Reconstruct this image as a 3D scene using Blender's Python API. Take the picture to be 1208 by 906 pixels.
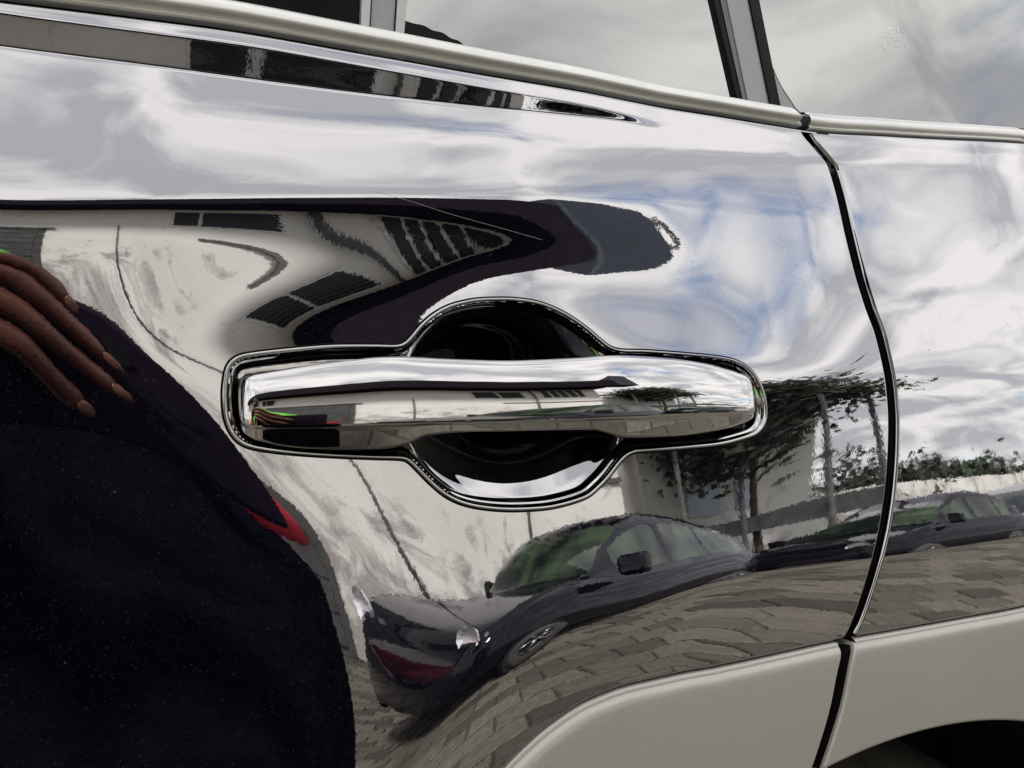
import bpy, bmesh, math, random
import numpy as np
from mathutils import Vector, Matrix
random.seed(7); rng = np.random.default_rng(7)
R = math.radians
for o in list(bpy.data.objects): bpy.data.objects.remove(o, do_unlink=True)
S = bpy.context.scene
COL = S.collection
# ------------------------------------------------------------------ camera
ZC = 1.02; D = 0.30; YAW = R(25); FP = 907.0
CAM = np.array([0.0, -D, ZC])
AX = np.array([math.sin(YAW), math.cos(YAW), 0.0]); RT = np.array([math.cos(YAW), -math.sin(YAW), 0.0])
cd = bpy.data.cameras.new('camera'); cam = bpy.data.objects.new('camera', cd); COL.objects.link(cam)
cam.location = CAM; cam.rotation_euler = (R(90), 0, -YAW)
cd.sensor_width = 36; cd.lens = 36*FP/1208; cd.clip_start = 0.01; cd.clip_end = 2000
S.camera = cam
S.render.resolution_x, S.render.resolution_y = 1024, 768
S.view_settings.view_transform = 'Standard'; S.view_settings.look = 'None'
S.view_settings.exposure = 0.8; S.view_settings.gamma = 1.0
try: S.cycles.max_bounces = 10; S.cycles.glossy_bounces = 8
except Exception: pass
# ------------------------------------------------------------------ world
SUN_EL, SUN_AZ = R(52), R(-20)      # azimuth from +Y, clockwise seen from above
W = bpy.data.worlds.new('World'); S.world = W; W.use_nodes = True
nt = W.node_tree; N = nt.nodes; L = nt.links; N.clear()
def nn(t, typ, **kw):
    n = t.nodes.new(typ)
    for k, v in kw.items():
        if k.startswith('i_'): n.inputs[k[2:].replace('_', ' ')].default_value = v
        else: setattr(n, k, v)
    return n
out = nn(nt, 'ShaderNodeOutputWorld'); bg = nn(nt, 'ShaderNodeBackground'); bg.inputs[1].default_value = 0.1
sky = nn(nt, 'ShaderNodeTexSky'); sky.sky_type = 'NISHITA'; sky.sun_disc = False
sky.sun_elevation = SUN_EL; sky.sun_rotation = SUN_AZ
tc = nn(nt, 'ShaderNodeTexCoord'); sp = nn(nt, 'ShaderNodeSeparateXYZ'); L.new(tc.outputs['Generated'], sp.inputs[0])
def mth(t, op, a, b=None, clamp=False):
    m = t.nodes.new('ShaderNodeMath'); m.operation = op; m.use_clamp = clamp
    for i, v in enumerate((a, b)):
        if v is None: continue
        if isinstance(v, (int, float)): m.inputs[i].default_value = v
        else: t.links.new(v, m.inputs[i])
    return m.outputs[0]
zz = mth(nt, 'MAXIMUM', sp.outputs[2], 0.0); zz = mth(nt, 'ADD', zz, 0.22)
cx_ = mth(nt, 'DIVIDE', sp.outputs[0], zz); cy_ = mth(nt, 'DIVIDE', sp.outputs[1], zz)
cb = nn(nt, 'ShaderNodeCombineXYZ'); L.new(cx_, cb.inputs[0]); L.new(cy_, cb.inputs[1])
mp = nn(nt, 'ShaderNodeMapping'); mp.inputs['Scale'].default_value = (1.0, 1.5, 1); mp.inputs['Location'].default_value = (3.1, 1.7, 0)
mp.inputs['Rotation'].default_value = (0, 0, R(25)); L.new(cb.outputs[0], mp.inputs[0])
n1 = nn(nt, 'ShaderNodeTexNoise'); n1.inputs['Scale'].default_value = 1.1; n1.inputs['Detail'].default_value = 9; n1.inputs['Roughness'].default_value = .55; n1.inputs['Distortion'].default_value = .5
n2 = nn(nt, 'ShaderNodeTexNoise'); n2.inputs['Scale'].default_value = 3.0; n2.inputs['Detail'].default_value = 8; n2.inputs['Distortion'].default_value = .7
L.new(mp.outputs[0], n1.inputs[0]); L.new(mp.outputs[0], n2.inputs[0])
cov = nn(nt, 'ShaderNodeMapRange'); cov.interpolation_type = 'SMOOTHSTEP'
cov.inputs[1].default_value = .29; cov.inputs[2].default_value = .43; L.new(n1.outputs[0], cov.inputs[0])
crp = nn(nt, 'ShaderNodeValToRGB'); e = crp.color_ramp.elements
e[0].position = .40; e[0].color = (5.5, 5.52, 5.75, 1); e[1].position = .60; e[1].color = (10.4, 10.05, 9.65, 1)
L.new(n2.outputs[0], crp.inputs[0])
skb = nn(nt, 'ShaderNodeVectorMath'); skb.operation = 'MULTIPLY'; skb.inputs[1].default_value = (1.7, 1.75, 1.8)
L.new(sky.outputs[0], skb.inputs[0])
mx = nn(nt, 'ShaderNodeMix'); mx.data_type = 'RGBA'
L.new(cov.outputs[0], mx.inputs['Factor']); L.new(skb.outputs[0], mx.inputs['A']); L.new(crp.outputs[0], mx.inputs['B'])
L.new(mx.outputs['Result'], bg.inputs[0]); L.new(bg.outputs[0], out.inputs[0])
# ------------------------------------------------------------------ sun
sl = bpy.data.lights.new('sun', 'SUN'); sl.energy = 4.4; sl.angle = R(12); sl.color = (1, .96, .9)
sun = bpy.data.objects.new('sun', sl); COL.objects.link(sun)
dsun = Vector((math.sin(SUN_AZ)*math.cos(SUN_EL), math.cos(SUN_AZ)*math.cos(SUN_EL), math.sin(SUN_EL)))
sun.rotation_euler = dsun.to_track_quat('Z', 'Y').to_euler(); sun.location = (0, 0, 20)

# ------------------------------------------------------------------ materials
def mat(name, base=(.5, .5, .5), rough=.5, metal=0.0, spec=.4, noise=None, bump=None, build=None):
    m = bpy.data.materials.new(name); m.use_nodes = True
    t = m.node_tree; b = t.nodes['Principled BSDF']
    b.inputs['Base Color'].default_value = (*base, 1); b.inputs['Roughness'].default_value = rough
    b.inputs['Metallic'].default_value = metal; b.inputs['Specular IOR Level'].default_value = spec
    tcn = t.nodes.new('ShaderNodeTexCoord')
    if noise:
        sc, amt = noise[:2]
        nz = nn(t, 'ShaderNodeTexNoise'); nz.inputs['Scale'].default_value = sc; nz.inputs['Detail'].default_value = 6
        t.links.new(tcn.outputs['Object'], nz.inputs[0])
        rp = nn(t, 'ShaderNodeValToRGB'); e = rp.color_ramp.elements
        e[0].position = .3; e[1].position = .7
        e[0].color = (*[max(0, c*(1-amt)) for c in base], 1); e[1].color = (*[min(1, c*(1+amt)) for c in base], 1)
        t.links.new(nz.outputs[0], rp.inputs[0]); t.links.new(rp.outputs[0], b.inputs['Base Color'])
    if bump:
        nz = nn(t, 'ShaderNodeTexNoise'); nz.inputs['Scale'].default_value = bump[0]; nz.inputs['Detail'].default_value = bump[2] if len(bump) > 2 else 4
        t.links.new(tcn.outputs['Object'], nz.inputs[0])
        bp = nn(t, 'ShaderNodeBump'); bp.inputs['Strength'].default_value = 1; bp.inputs['Distance'].default_value = bump[1]
        t.links.new(nz.outputs[0], bp.inputs['Height']); t.links.new(bp.outputs[0], b.inputs['Normal'])
    if build: build(t, b, tcn)
    return m

def paint_mat(name, tint, refl, body, peel=True, graze=.18, flake=(.060, .048, .09)):
    """dark metallic lacquer: flake base under a strongly reflecting clear coat with faint orange peel, dust and hair scratches"""
    m = bpy.data.materials.new(name); m.use_nodes = True; t = m.node_tree; lk = t.links
    b = t.nodes['Principled BSDF']; o = t.nodes['Material Output']
    tcn = nn(t, 'ShaderNodeTexCoord'); co = tcn.outputs['Object']
    # flakes
    vo = nn(t, 'ShaderNodeTexVoronoi'); vo.inputs['Scale'].default_value = 3000; lk.new(co, vo.inputs['Vector'])
    sx = nn(t, 'ShaderNodeSeparateColor'); lk.new(vo.outputs['Color'], sx.inputs[0])
    fl = mth(t, 'GREATER_THAN', sx.outputs[0], .98)
    fmix = nn(t, 'ShaderNodeMix'); fmix.data_type = 'RGBA'; fmix.inputs['A'].default_value = (*body, 1); fmix.inputs['B'].default_value = (*flake, 1)
    lk.new(fl, fmix.inputs['Factor'])
    # dust specks
    v2 = nn(t, 'ShaderNodeTexVoronoi'); v2.inputs['Scale'].default_value = 330; lk.new(co, v2.inputs['Vector'])
    s2 = nn(t, 'ShaderNodeSeparateColor'); lk.new(v2.outputs['Color'], s2.inputs[0])
    rad = mth(t, 'MULTIPLY', mth(t, 'POWER', s2.outputs[1], 3.0), .24)
    d1 = mth(t, 'LESS_THAN', v2.outputs['Distance'], rad); d2 = mth(t, 'GREATER_THAN', s2.outputs[0], .95)
    dust = mth(t, 'MULTIPLY', d1, d2)
    nm = nn(t, 'ShaderNodeTexNoise'); nm.inputs['Scale'].default_value = 16; nm.inputs['Detail'].default_value = 5; lk.new(co, nm.inputs[0])
    pt = nn(t, 'ShaderNodeMapRange'); pt.inputs[1].default_value = .42; pt.inputs[2].default_value = .64; lk.new(nm.outputs[0], pt.inputs[0])
    dust = mth(t, 'MULTIPLY', dust, pt.outputs[0])
    lk.new(fmix.outputs['Result'], b.inputs['Base Color']); b.inputs['Roughness'].default_value = .55
    b.inputs['Specular IOR Level'].default_value = 0
    gl = nn(t, 'ShaderNodeBsdfGlossy'); gl.inputs['Color'].default_value = (*tint, 1); gl.inputs['Roughness'].default_value = .012
    if peel:
        nz = nn(t, 'ShaderNodeTexNoise'); nz.inputs['Scale'].default_value = 420; nz.inputs['Detail'].default_value = 2; lk.new(co, nz.inputs[0])
        bp = nn(t, 'ShaderNodeBump'); bp.inputs['Strength'].default_value = 1; bp.inputs['Distance'].default_value = 4.2e-6
        lk.new(nz.outputs[0], bp.inputs['Height']); lk.new(bp.outputs[0], gl.inputs['Normal'])
    lw = nn(t, 'ShaderNodeLayerWeight'); lw.inputs['Blend'].default_value = .35
    fr = mth(t, 'MULTIPLY', mth(t, 'POWER', lw.outputs['Facing'], 3.0) if graze > .3 else lw.outputs['Facing'], graze); fac = mth(t, 'ADD', fr, refl, True)
    ms = nn(t, 'ShaderNodeMixShader'); lk.new(fac, ms.inputs[0]); lk.new(b.outputs[0], ms.inputs[1]); lk.new(gl.outputs[0], ms.inputs[2])
    df = nn(t, 'ShaderNodeBsdfDiffuse'); df.inputs['Color'].default_value = (.16, .155, .15, 1)
    ms2 = nn(t, 'ShaderNodeMixShader'); dd = mth(t, 'MULTIPLY', dust, .55)
    lk.new(dd, ms2.inputs[0]); lk.new(ms.outputs[0], ms2.inputs[1]); lk.new(df.outputs[0], ms2.inputs[2])
    lk.new(ms2.outputs[0], o.inputs['Surface'])
    return m
M = {}
M['paint'] = paint_mat('black_pearl_paint', (.93, .93, .96), .42, (.002, .002, .006))
M['recess'] = paint_mat('black_recess_paint', (.93, .93, .96), .42, (.002, .002, .005))
M['chrome'] = mat('chrome', (.50, .50, .51), .025, 1.0, bump=(90, 2.0e-5, 1))
M['bezel'] = mat('bezel_chrome', (.47, .47, .47), .06, 1.0)
M['satin'] = mat('satin_trim', (.82, .82, .80), .33, .35, noise=(40, .05), bump=(900, 6e-6))
def clad_nodes(t, b, tcn):
    def noise(sc, d): n_ = nn(t, 'ShaderNodeTexNoise'); n_.inputs['Scale'].default_value = sc; n_.inputs['Detail'].default_value = d; t.links.new(tcn.outputs['Object'], n_.inputs[0]); return n_.outputs[0]
    v = mth(t, 'ADD', mth(t, 'MULTIPLY', noise(1500, 3), .30), mth(t, 'MULTIPLY', noise(7, 7), .30)); v = mth(t, 'ADD', v, .70)
    vo = nn(t, 'ShaderNodeTexVoronoi'); vo.inputs['Scale'].default_value = 120; t.links.new(tcn.outputs['Object'], vo.inputs['Vector'])
    sc_ = nn(t, 'ShaderNodeSeparateColor'); t.links.new(vo.outputs['Color'], sc_.inputs[0])
    chip = mth(t, 'MULTIPLY', mth(t, 'LESS_THAN', vo.outputs['Distance'], mth(t, 'MULTIPLY', sc_.outputs[1], .09)), mth(t, 'GREATER_THAN', sc_.outputs[0], .93))
    sgn_ = mth(t, 'SUBTRACT', mth(t, 'GREATER_THAN', sc_.outputs[2], .5), .62); v = mth(t, 'ADD', v, mth(t, 'MULTIPLY', chip, mth(t, 'MULTIPLY', sgn_, .8)))
    m_ = nn(t, 'ShaderNodeVectorMath'); m_.operation = 'SCALE'; m_.inputs[0].default_value = (.55, .532, .497); t.links.new(v, m_.inputs['Scale']); t.links.new(m_.outputs[0], b.inputs['Base Color'])
M['clad'] = mat('silver_cladding', (.58, .56, .52), .40, .3, bump=(1600, 8e-6), build=clad_nodes)
M['satin_grey'] = mat('satin_grey_trim', (.40, .40, .40), .4, .3, noise=(200, .06))
M['rubber'] = mat('black_rubber', (.0018, .0018, .002), .6, spec=.08, noise=(60, .3))
M['gloss_black'] = mat('gloss_black', (.004, .004, .005), .12, noise=(60, .3))
M['pillar'] = mat('pillar_film', (.24, .24, .245), .35, .2, noise=(300, .08))
M['void'] = mat('liner_felt', (.006, .006, .008), .9, noise=(80, .4))
M['tyre'] = mat('tyre', (.05, .045, .042), .75, noise=(30, .4), bump=(200, .0006))
M['rim'] = mat('rim_metal', (.25, .25, .26), .3, .9, noise=(20, .1))
def glass_mat(name, refl, tint):
    m = bpy.data.materials.new(name); m.use_nodes = True; t = m.node_tree; lk = t.links
    b = t.nodes['Principled BSDF']; o = t.nodes['Material Output']
    b.inputs['Base Color'].default_value = (.004, .004, .005, 1); b.inputs['Roughness'].default_value = .5; b.inputs['Specular IOR Level'].default_value = 0
    tcn = nn(t, 'ShaderNodeTexCoord')
    gl = nn(t, 'ShaderNodeBsdfGlossy'); gl.inputs['Color'].default_value = (*tint, 1); gl.inputs['Roughness'].default_value = .0
    v2 = nn(t, 'ShaderNodeTexVoronoi'); v2.inputs['Scale'].default_value = 260; lk.new(tcn.outputs['Object'], v2.inputs['Vector'])
    s2 = nn(t, 'ShaderNodeSeparateColor'); lk.new(v2.outputs['Color'], s2.inputs[0])
    d1 = mth(t, 'LESS_THAN', v2.outputs['Distance'], .12); d2 = mth(t, 'GREATER_THAN', s2.outputs[0], .95); dust = mth(t, 'MULTIPLY', mth(t, 'MULTIPLY', d1, d2), .45)
    ms = nn(t, 'ShaderNodeMixShader'); ms.inputs[0].default_value = refl
    lk.new(b.outputs[0], ms.inputs[1]); lk.new(gl.outputs[0], ms.inputs[2])
    df = nn(t, 'ShaderNodeBsdfDiffuse'); df.inputs['Color'].default_value = (.25, .25, .25, 1)
    ms2 = nn(t, 'ShaderNodeMixShader'); lk.new(dust, ms2.inputs[0]); lk.new(ms.outputs[0], ms2.inputs[1]); lk.new(df.outputs[0], ms2.inputs[2])
    lk.new(ms2.outputs[0], o.inputs['Surface'])
    return m
M['glass'] = glass_mat('privacy_glass', .38, (.95, .96, .95))
M['clear_glass'] = glass_mat('dark_door_glass', .006, (.95, .96, .95))
M['etch'] = glass_mat('etched_mark', .44, (1, 1, 1))

# ------------------------------------------------------------------ mesh helpers
class MB:
    def __init__(s): s.v = []; s.f = []
    def add(s, vs, fs):
        n = len(s.v); s.v += [tuple(map(float, v)) for v in vs]; s.f += [tuple(int(i)+n for i in f) for f in fs]; return s
    def box(s, x0, x1, y0, y1, z0, z1):
        vs = [(x, y, z) for x in (x0, x1) for y in (y0, y1) for z in (z0, z1)]
        return s.add(vs, [(0, 1, 3, 2), (4, 6, 7, 5), (0, 4, 5, 1), (2, 3, 7, 6), (0, 2, 6, 4), (1, 5, 7, 3)])
    def grid(s, P, close=False):      # P[n][m] points
        P = np.asarray(P); n, m = P.shape[:2]
        fs = []
        for i in range(n-1):
            for j in range(m if close else m-1):
                k = (j+1) % m; fs.append((i*m+j, (i+1)*m+j, (i+1)*m+k, i*m+k))
        return s.add(P.reshape(-1, 3), fs)
    def tube(s, pts, r, n=10, cap=True):
        pts = [Vector(p) for p in pts]; rs = r if isinstance(r, (list, tuple)) else [r]*len(pts)
        rings = []
        for i, p in enumerate(pts):
            d = (pts[min(i+1, len(pts)-1)] - pts[max(i-1, 0)]).normalized()
            up = Vector((0, 0, 1)) if abs(d.z) < .9 else Vector((1, 0, 0))
            a = d.cross(up).normalized(); b = d.cross(a)
            rings.append([tuple(p + rs[i]*(math.cos(t)*a + math.sin(t)*b)) for t in [2*math.pi*k/n for k in range(n)]])
        s.grid(rings, True); b0 = len(s.v) - len(pts)*n
        if cap: s.f.append(tuple(b0+k for k in range(n))[::-1]); s.f.append(tuple(b0+(len(pts)-1)*n+k for k in range(n)))
        return s
    def prism(s, poly, vec):
        n = len(poly); a = [Vector(p) for p in poly]; b = [p+Vector(vec) for p in a]
        return s.add(a+b, [tuple(range(n)), tuple(range(2*n-1, n-1, -1))] + [(i, i+n, (i+1) % n+n, (i+1) % n) for i in range(n)])
    def lathe(s, prof, c, axis='y', n=40):   # prof (r, h)
        rings = []
        for r, h in prof:
            ring = []
            for k in range(n):
                a = 2*math.pi*k/n
                p = (r*math.cos(a), h, r*math.sin(a)) if axis == 'y' else (r*math.cos(a), r*math.sin(a), h)
                ring.append((c[0]+p[0], c[1]+p[1], c[2]+p[2]))
            rings.append(ring)
        return s.grid(rings, True)
    def build(s, name, m, parent=None, smooth=False, fix=True, bevel=0):
        me = bpy.data.meshes.new(name); me.from_pydata(s.v, [], s.f); me.update()
        if fix:
            bm = bmesh.new(); bm.from_mesh(me); bmesh.ops.recalc_face_normals(bm, faces=bm.faces); bm.to_mesh(me); bm.free()
        o = bpy.data.objects.new(name, me); COL.objects.link(o)
        for mm in (m if isinstance(m, (list, tuple)) else [m]): me.materials.append(mm)
        if smooth: me.polygons.foreach_set('use_smooth', [True]*len(me.polygons))
        if bevel:
            bv = o.modifiers.new('bevel', 'BEVEL'); bv.width = bevel; bv.segments = 2; bv.limit_method = 'ANGLE'
        if parent is not None:
            o.parent = parent; bpy.context.view_layer.update(); o.matrix_parent_inverse = parent.matrix_world.inverted()
        return o
def thing(name, label, cat, loc=(0, 0, 0), group=None):
    o = bpy.data.objects.new(name, None); COL.objects.link(o); o.location = loc; o.empty_display_size = .1
    o['label'] = label; o['category'] = cat
    if group: o['group'] = group
    bpy.context.view_layer.update()
    return o
def tag(o, label, cat, group=None):
    o['label'] = label; o['category'] = cat
    if group: o['group'] = group
    return o
def np_mesh(name, V, F, m, parent=None):
    me = bpy.data.meshes.new(name); V = np.asarray(V, dtype=np.float32); F = np.asarray(F, dtype=np.int32)
    used = np.unique(F); mp_ = np.full(len(V), -1, np.int32); mp_[used] = np.arange(len(used)); V = V[used]; F = mp_[F]
    me.vertices.add(len(V)); me.vertices.foreach_set('co', V.ravel())
    me.loops.add(F.size); me.loops.foreach_set('vertex_index', F.ravel())
    me.polygons.add(len(F)); me.polygons.foreach_set('loop_start', np.arange(0, F.size, 4, dtype=np.int32))
    me.polygons.foreach_set('use_smooth', np.ones(len(F), bool))
    me.update(calc_edges=True); me.validate()
    me.materials.append(m)
    o = bpy.data.objects.new(name, me); COL.objects.link(o)
    if parent is not None:
        o.parent = parent; bpy.context.view_layer.update(); o.matrix_parent_inverse = parent.matrix_world.inverted()
    return o

# ------------------------------------------------------------------ numeric helpers
def pchip(x, y, q):
    x = np.asarray(x, float); y = np.asarray(y, float); q = np.asarray(q, float)
    h = np.diff(x); d = np.diff(y)/h; n = len(x); m = np.zeros(n)
    for i in range(1, n-1):
        if d[i-1]*d[i] > 0:
            w1 = 2*h[i]+h[i-1]; w2 = h[i]+2*h[i-1]; m[i] = (w1+w2)/(w1/d[i-1]+w2/d[i])
    m[0], m[-1] = d[0], d[-1]
    qc = np.clip(q, x[0], x[-1]); k = np.clip(np.searchsorted(x, qc)-1, 0, n-2)
    t = (qc-x[k])/h[k]; t2 = t*t; t3 = t2*t
    return (2*t3-3*t2+1)*y[k] + (t3-2*t2+t)*h[k]*m[k] + (-2*t3+3*t2)*y[k+1] + (t3-t2)*h[k]*m[k+1]
def ray(px, py):
    return AX + RT*((px-604)/FP) + np.array([0, 0, 1.0])*((453-py)/FP)
def catmull(P, n, closed=True):
    P = np.asarray(P, float); m = len(P); res = []
    seg = m if closed else m-1
    for i in range(seg):
        p0, p1, p2, p3 = (P[(i-1) % m], P[i], P[(i+1) % m], P[(i+2) % m]) if closed else (P[max(i-1, 0)], P[i], P[i+1], P[min(i+2, m-1)])
        for t in np.linspace(0, 1, 12, endpoint=False):
            res.append(.5*((2*p1)+(-p0+p2)*t+(2*p0-5*p1+4*p2-p3)*t*t+(-p0+3*p1-3*p2+p3)*t**3))
    if not closed: res.append(P[-1])
    res = np.array(res); Q = np.vstack([res, res[:1]]) if closed else res
    s = np.concatenate([[0], np.cumsum(np.linalg.norm(np.diff(Q, axis=0), axis=1))])
    u = np.linspace(0, s[-1], n, endpoint=not closed)
    return np.stack([np.interp(u, s, Q[:, k]) for k in range(Q.shape[1])], 1)

# ------------------------------------------------------------------ body side surface
# y = f(x, z): the panel's lean follows its feature lines from the belt down to the cladding (z relative to ZC)
COLS = [0, 150, 300, 450, 600, 700, 740, 765, 850, 950, 1050, 1208]
LINES = [
 # (pixel rows of the feature line, in-plane elevation the panel mirrors there)
 ([6, 24, 44, 70, 96, 113, 121, 126, 140, 156, 163, 171],            [60]*12),
 ([12, 33, 52, 79, 106, 124, 133, 138, 150, 166, 172, 180],          [66]*12),
 ([17, 37, 56, 83, 110, 128, 138, 144, 156, 172, 178, 188],          [22, 20, 20, 19, 16, 13, 13, 60, 64, 64, 62, 60]),
 ([53, 72, 92, 111, 127, 136, 140, 148, 162, 178, 184, 196],         [20, 20, 20, 19, 16, 13, 13, 62, 66, 64, 62, 60]),
 ([58, 77, 97, 116, 132, 141, 145, 153, 168, 184, 190, 202],         [66]*9+[62, 60, 58]),
 ([150, 156, 166, 172, 176, 180, 182, 183, 188, 196, 202, 214],      [54]*12),
 ([232, 231, 228, 226, 225, 228, 230, 231, 234, 240, 244, 252],      [42, 42, 42, 42, 42, 42, 42, 42, 44, 48, 50, 51]),
 ([241, 239, 237, 237, 240, 246, 249, 251, 254, 258, 262, 268],      [31, 31, 30, 30, 31, 33.5, 35.5, 37, 42, 45, 47, 48]),
 ([330, 322, 308, 292, 280, 276, 275, 276, 284, 296, 302, 310],      [-4, 1, 9, 17.5, 24, 31, 33.7, 35.4, 41.3, 45, 43.5, 42]),
 ([410, 410, 406, 398, 348, 372, 385, 395, 410, 420, 420, 420],      [-8, -2, 21, 34, 40, 45, 47, 48, 48, 39, 29, 27]),
 ([475]*12,                                                          [-10, -6, 7, 22, 32, 33, 32, 31, 22, 16, 15, 14.5]),
 ([540, 540, 542, 548, 602, 560, 545, 538, 524, 520, 520, 520],      [-11, -9, 0, 11, 10, 13, 14.5, 15, 15, 11.5, 10, 9]),
 ([640, 640, 650, 652, 655, 645, 642, 640, 628, 615, 606, 598],      [-12, -10, -4, 1.5, 5, 5, 5, 5, 5, 4, 3, 3]),
 ([1500, 1300, 1100, 910, 758, 722, 712, 706, 680, 666, 653, 630],   [-30, -30, -28, -20, -10, -7.5, -6.5, -6, -5, -4.5, -4, -3]),
 ([1508, 1308, 1108, 917, 765, 728, 718, 712, 686, 672, 659, 636],   [-34, -34, -32, -24, -18, -16.5, -17, -17, -18, -18, -17.5, -16]),
 ([1800, 1600, 1400, 1150, 905, 818, 801, 794, 777, 760, 742, 712],  [-58, -55, -50, -46, -42, -37, -36, -36, -34, -32, -30, -28]),
]
XS = np.concatenate([np.linspace(-.62, -.08, 60, endpoint=False), np.arange(-.08, .53, .0012), np.linspace(.532, .80, 40)])
ZSg = np.concatenate([np.linspace(-.62, -.25, 100, endpoint=False), np.arange(-.25, .190, .00055)])
def f0(x): return (np.asarray(x)-.10)**2/(2*6.5)
FG = np.repeat(f0(XS)[:, None], len(ZSg), 1)
def fs(x, z):      # bilinear sample of the surface
    x = np.clip(np.asarray(x, float), XS[0], XS[-1]-1e-9); z = np.clip(np.asarray(z, float), ZSg[0], ZSg[-1]-1e-9)
    i = np.clip(np.searchsorted(XS, x, 'right')-1, 0, len(XS)-2); j = np.clip(np.searchsorted(ZSg, z, 'right')-1, 0, len(ZSg)-2)
    a = (x-XS[i])/(XS[i+1]-XS[i]); b = (z-ZSg[j])/(ZSg[j+1]-ZSg[j])
    return (1-a)*((1-b)*FG[i, j]+b*FG[i, j+1]) + a*((1-b)*FG[i+1, j]+b*FG[i+1, j+1])
def unproj(px, py, off=0.0, extra=None):
    """where the camera ray meets the body side (pushed by off along y); returns x, y, z-relative"""
    d = ray(px, py); y = 0.0
    for _ in range(8):
        s = (y+D)/d[1]; x = d[0]*s; z = d[2]*s
        y = (float(fs(x, z)) if extra is None else extra(x, z)) + off
    return x, y, z
for it in range(4):
    nx = np.zeros((len(LINES), len(COLS))); nz_ = nx.copy(); ntau = nx.copy()
    for k, (ys, es) in enumerate(LINES):
        for j, c in enumerate(COLS):
            x, y, z = unproj(c, ys[j]); d = ray(c, ys[j]); d = d/np.linalg.norm(d)
            nx[k, j] = x; nz_[k, j] = z
            ntau[k, j] = (R(es[j]) - math.atan2(d[2], d[1]))/2
    zk = np.array([pchip(nx[k], nz_[k], XS) for k in range(len(LINES))])     # K x n
    tk = np.array([pchip(nx[k], ntau[k], XS) for k in range(len(LINES))])
    dn = (XS >= -.08) & (XS < .5299); nd = dn.sum(); kr = np.exp(-.5*(np.arange(-30, 31)/9.0)**2); kr /= kr.sum()
    for A_ in (zk, tk):
        for k in range(len(LINES)):
            v_ = A_[k, dn]; pad = np.concatenate([2*v_[0]-v_[30:0:-1], v_, 2*v_[-1]-v_[-2:-32:-1]]); A_[k, dn] = np.convolve(pad, kr, 'valid')
    SL = np.zeros_like(FG)
    for i in range(len(XS)):
        zz_ = zk[::-1, i].copy()
        for q in range(1, len(zz_)): zz_[q] = max(zz_[q], zz_[q-1]+.0006)
        SL[i] = np.tan(pchip(zz_, tk[::-1, i], ZSg))
    k3 = np.exp(-.5*(np.arange(-12, 13)/3.5)**2); k3 /= k3.sum(); SD_ = SL[dn]
    pad = np.concatenate([np.repeat(SD_[:1], 12, 0), SD_, np.repeat(SD_[-1:], 12, 0)]); SL[dn] = sum(w_*pad[q:q+nd] for q, w_ in enumerate(k3))
    dz = np.diff(ZSg); Fz = np.concatenate([np.zeros((len(XS), 1)), np.cumsum((SL[:, 1:]+SL[:, :-1])*.5*dz, 1)], 1)
    j0 = np.searchsorted(ZSg, 0.0)
    FG = f0(XS)[:, None] + Fz - Fz[:, j0:j0+1]

# feature curves on the body
GAP = [(948, 150), (956, 164), (968, 178), (984, 200), (994, 235), (1003, 275), (1014, 320), (1026, 360), (1040, 400), (1049, 440), (1053.5, 480), (1054, 520),
       (1051, 570), (1044, 620), (1035, 660), (1023, 700), (1009, 738), (1000, 755), (990, 780), (975, 830), (960, 870), (945, 906), (925, 950), (900, 1000)]
gp = np.array([unproj(*p) for p in GAP]); go_ = np.argsort(gp[:, 2])
def gapx(z):
    return pchip(gp[go_, 2], gp[go_, 0], np.asarray(z, float))
BOT = [(500, 1030), (560, 942), (590, 907), (620, 876), (650, 850), (698, 820), (748, 802.5), (800, 791), (847, 782.5), (920, 767), (1000, 750), (1060, 739.5), (1130, 727), (1208, 712.5)]
bp_ = np.array([unproj(*p) for p in BOT])
bxs = np.concatenate([[-.62, -.02, .03], bp_[:, 0], [.80]]); bzs = np.concatenate([[-.60, -.56, -.40], bp_[:, 2], [bp_[-1, 2]]])
bo = np.argsort(bxs)
def botz(x): return pchip(bxs[bo], bzs[bo], np.asarray(x, float))
TOP = [(c, LINES[0][0][j]) for j, c in enumerate(COLS)]
tp = np.array([unproj(*p) for p in TOP])
def topz(x): return pchip(tp[:, 0], tp[:, 2], np.asarray(x, float))
BEZ = [(261, 470), (262, 450), (266, 432), (275, 421.5), (290, 416), (330, 411), (389, 406), (440, 405.5), (466, 406), (476, 403), (484, 395), (496, 381), (512, 368), (532, 358), (558, 352), (582, 350.5), (608, 351),
       (634, 355), (656, 363), (676, 374), (694, 387), (708, 399), (720, 408), (734, 411.5), (765, 412.5), (812, 416), (850, 420), (872, 426), (886, 436), (896, 450), (902, 466), (904, 484), (902, 500), (892, 513),
       (870, 521), (845, 526.5), (805, 530.5), (765, 533.5), (748, 535), (738, 540), (729, 550), (720, 562), (708, 575), (690, 589), (653, 600), (614, 603.5), (580, 602.5), (550, 597.5), (527, 588), (508, 573), (494, 559), (482, 547), (472, 543), (440, 542), (390, 540), (340, 536.5), (300, 531), (282, 524), (270, 511), (263, 492)]
bez = np.array([unproj(*p) for p in BEZ])[:, [0, 2]]
bez = catmull(bez, 420, True)
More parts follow.
